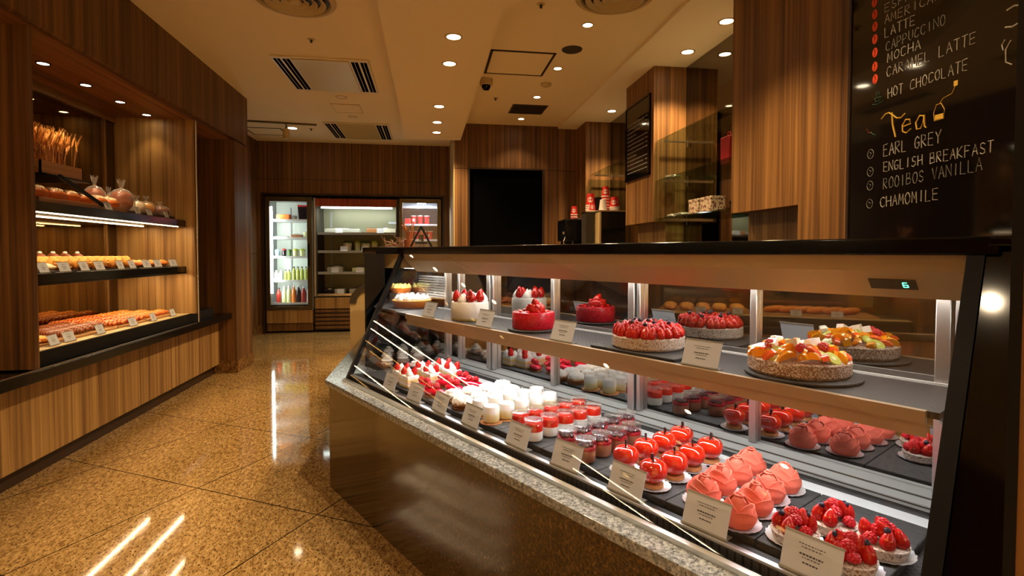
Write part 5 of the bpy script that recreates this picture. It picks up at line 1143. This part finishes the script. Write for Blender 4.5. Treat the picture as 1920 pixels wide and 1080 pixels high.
# cup fridge
cf = cup_proto(False, .034, .046, .15); used = []
for z, nm, xs in ((1.719, 'upper', (-.262, -.155, -.048)), (1.469, 'lower', (-.31, -.205, -.10, .005))):
    for i, x in enumerate(xs): rep(cf, used, (x, 8.95, z), random.uniform(0, 6), f'white-rimmed red cup on the {nm} shelf of the cup fridge, {ORD[i]} from left', 'red cups in the cup fridge')
tag(MB().box(-.045, .045, -.04, .04, 0, .10).build('red_pack', 'cup_red', loc=(-.355, 8.95, 1.719), bev=.006), 'small red pack left of the cups in the cup fridge', 'pack')
# sandwich cooler
def cooler_tag(x, z, label):
    t = thing('price_card', label, 'price tag', (x, 8.865, z), 0, 'price cards in the sandwich cooler'); MB().prism([(-.028, 0), (-.004, .078), (0, .078), (-.02, 0)], -.055, .055, 'x').build('card', 'paper', t, smooth=0)
zc = 1.5872-.012
pack((-1.40, 9.06, zc), .55, .22, .10, 'film_pack', 'long white wrapped sandwich tray on the top cooler shelf', 'packs on the top cooler shelf', 'sandwich_tray'); pack((-.93, 9.05, zc), .18, .18, .11, 'bread_brown', 'round wrapped sandwich on the top cooler shelf', 'packs on the top cooler shelf', 'wrapped_sandwich'); pack((-.70, 9.05, zc), .30, .2, .11, 'wrap_white', 'white wrapped sandwich at the right of the top cooler shelf', 'packs on the top cooler shelf', 'wrapped_sandwich')
cooler_tag(-1.43, zc, 'pale price card before the long sandwich tray'); cooler_tag(-.79, zc, 'pale price card before the white wrapped sandwich')
zc = 1.2852
for i, (x, r, m) in enumerate(((-1.33, .072, 'wrap_white'), (-1.17, .05, 'bottle_pale'), (-1.04, .075, 'wrap_white'), (-.90, .055, 'bottle_pale'))): tub((x, 9.03, zc), .17, r, m, 'salad_lime' if i % 2 else 'salad_green', f'salad cup on the second cooler shelf, {ORD[i]} from the left', 'salad cups on the second cooler shelf')
cooler_tag(-1.36, zc, 'pale price card before the leftmost salad cup'); cooler_tag(-1.03, zc, 'pale price card before the third salad cup')
zc = .9452
pack((-1.52, 9.05, zc), .24, .2, .12, 'film_pack', 'crinkled clear wrap pack on the third cooler shelf, left one', 'packs on the third cooler shelf'); pack((-1.10, 9.05, zc), .30, .2, .10, 'bottle_pale', 'crinkled clear wrap pack on the third cooler shelf, right one', 'packs on the third cooler shelf')
cooler_tag(-1.50, zc, 'pale price card before the left wrap pack'); cooler_tag(-1.12, zc, 'pale price card before the right wrap pack')
zc = .6002
for i, x in enumerate((-1.62, -1.45, -1.22, -1.0)): pack((x, 9.05, zc), .16, .18, .10, ('bottle_dark', 'film_pack', 'film_pack', 'bread_brown')[i], f'wrapped pack on the bottom deck of the cooler, {ORD[i]} from the left', 'packs on the bottom cooler deck')
cooler_tag(-1.42, zc, 'white price card on the bottom deck of the cooler')

# ------------------------------------------------------------------ things on and by the black cabinet
ZT = .575+.6682
t = thing('chocolate_tray', 'low dark red tray with pale inserts on the black cabinet', 'tray', (-.335, 4.05, ZT)); MB().box(-.115, .10, -.06, .12, 0, .03).build('tray_body', 'cup_red', t, bev=.003)
mat('choc', S(52, 24, 16), .4); MB().box(-.118, .103, -.064, -.06, .0, .032).build('front', 'choc', t)
for x in (-.085, -.035, .008, .055): MB().box(x-.018, x+.022, -.0665, -.064, .010, .020).build('insert', 'paper_warm', t)
MB().box(-.10, .09, -.05, .10, .030, .055).build('bar_layer', 'choc', t, bev=.004)
tag(MB().box(-.03, .03, -.001, .001, 0, .022).build('name_card', 'paper', loc=(-.345, 4.0, ZT+.0305), rot=(R(-10), 0, 0)), 'tiny white card leaning on the dark red tray', 'card')
m = MB(); rd = random.Random(8); mat('twig', S(150, 116, 92), .7); mat('terracotta', S(168, 104, 62), .6)
for j in range(46): a, b_ = rd.uniform(-.07, .07), rd.uniform(-.04, .04); m.tube([(a, b_, 0), (a+rd.uniform(-.03, .03), b_+rd.uniform(-.02, .02), rd.uniform(.05, .10)), (a+rd.uniform(-.06, .06), b_+rd.uniform(-.03, .03), rd.uniform(.06, .15))], .0025, 4)
tag(m.build('dried_twigs', 'twig', loc=(-.26, 4.24, ZT)), 'tangle of pale dried twigs on the black cabinet', 'twigs', kind='stuff')
t = thing('plant_pot', 'slim terracotta pot with dry stems on the black cabinet', 'potted plant', (-.155, 4.16, ZT)); MB().lathe([(.0001, 0), (.030, 0), (.042, .11), (.036, .11), (.034, .1), (.0001, .1)], 20, cap=False).build('pot', 'terracotta', t)
m = MB()
for j in range(12): a = rd.uniform(0, 6.28); m.tube([(.012*math.cos(a), .012*math.sin(a), .09), (.03*math.cos(a), .03*math.sin(a), .17), (.05*math.cos(a)-.01, .05*math.sin(a), rd.uniform(.19, .27))], .0035, 5)
m.build('stems', 'terracotta', t)
t = thing('glass_bottle', 'small clear glass bottle beside the terracotta pot', 'bottle', (-.06, 4.08, ZT)); MB().lathe([(.0001, 0), (.02, 0), (.022, .06), (.008, .10), (.008, .16), (.0001, .162)], 16, cap=False).build('glass', 'cling', t)
t = thing('easel_sign', 'small black A-frame easel sign on the far end of the case top', 'sign', CW(.07, .52, 1.284), CRZ+R(61))
for sx in (-1, 1):
    k_ = MB().obox((0, 0, .062), (.011, .045, .130), (0, sx*R(-27), 0)); k_.build('leg_panel', 'black', t, loc=(sx*.030, 0, 0))
MB().box(-.035, .035, -.035, .035, .022, .030).build('cross_bar', 'black', t); MB().obox((0, .02, .055), (.030, .004, .04), (R(-8), 0, 0)).build('inner_card', 'fridge_grey', t)
t = thing('rounded_stand', 'beige waist-high stand with black rounded top edge behind the black cabinet', 'stand', (-.42, 5.0, 0))
pts = [(-.285, 0), (.30, 0), (.30, .965)]+[(-.285+.16-.16*math.sin(a), .805+.16*math.cos(a)) for a in [PI/2*i/8 for i in range(9)]]
MB().prism(pts, -.10, .10, 'y').build('body', 'cream_paint', t, smooth=30)
k_ = MB(); arc = [(-.125-.165*math.sin(PI/2*i/8), .805+.165*math.cos(PI/2*i/8)) for i in range(9)]; arc2 = [(-.125-.105*math.sin(PI/2*i/8), .805+.105*math.cos(PI/2*i/8)) for i in range(8, -1, -1)]
k_.prism(arc+arc2, -.11, .11, 'y').build('edge_band', 'black_gloss', t, smooth=30)
print('objects', len(scn.objects))
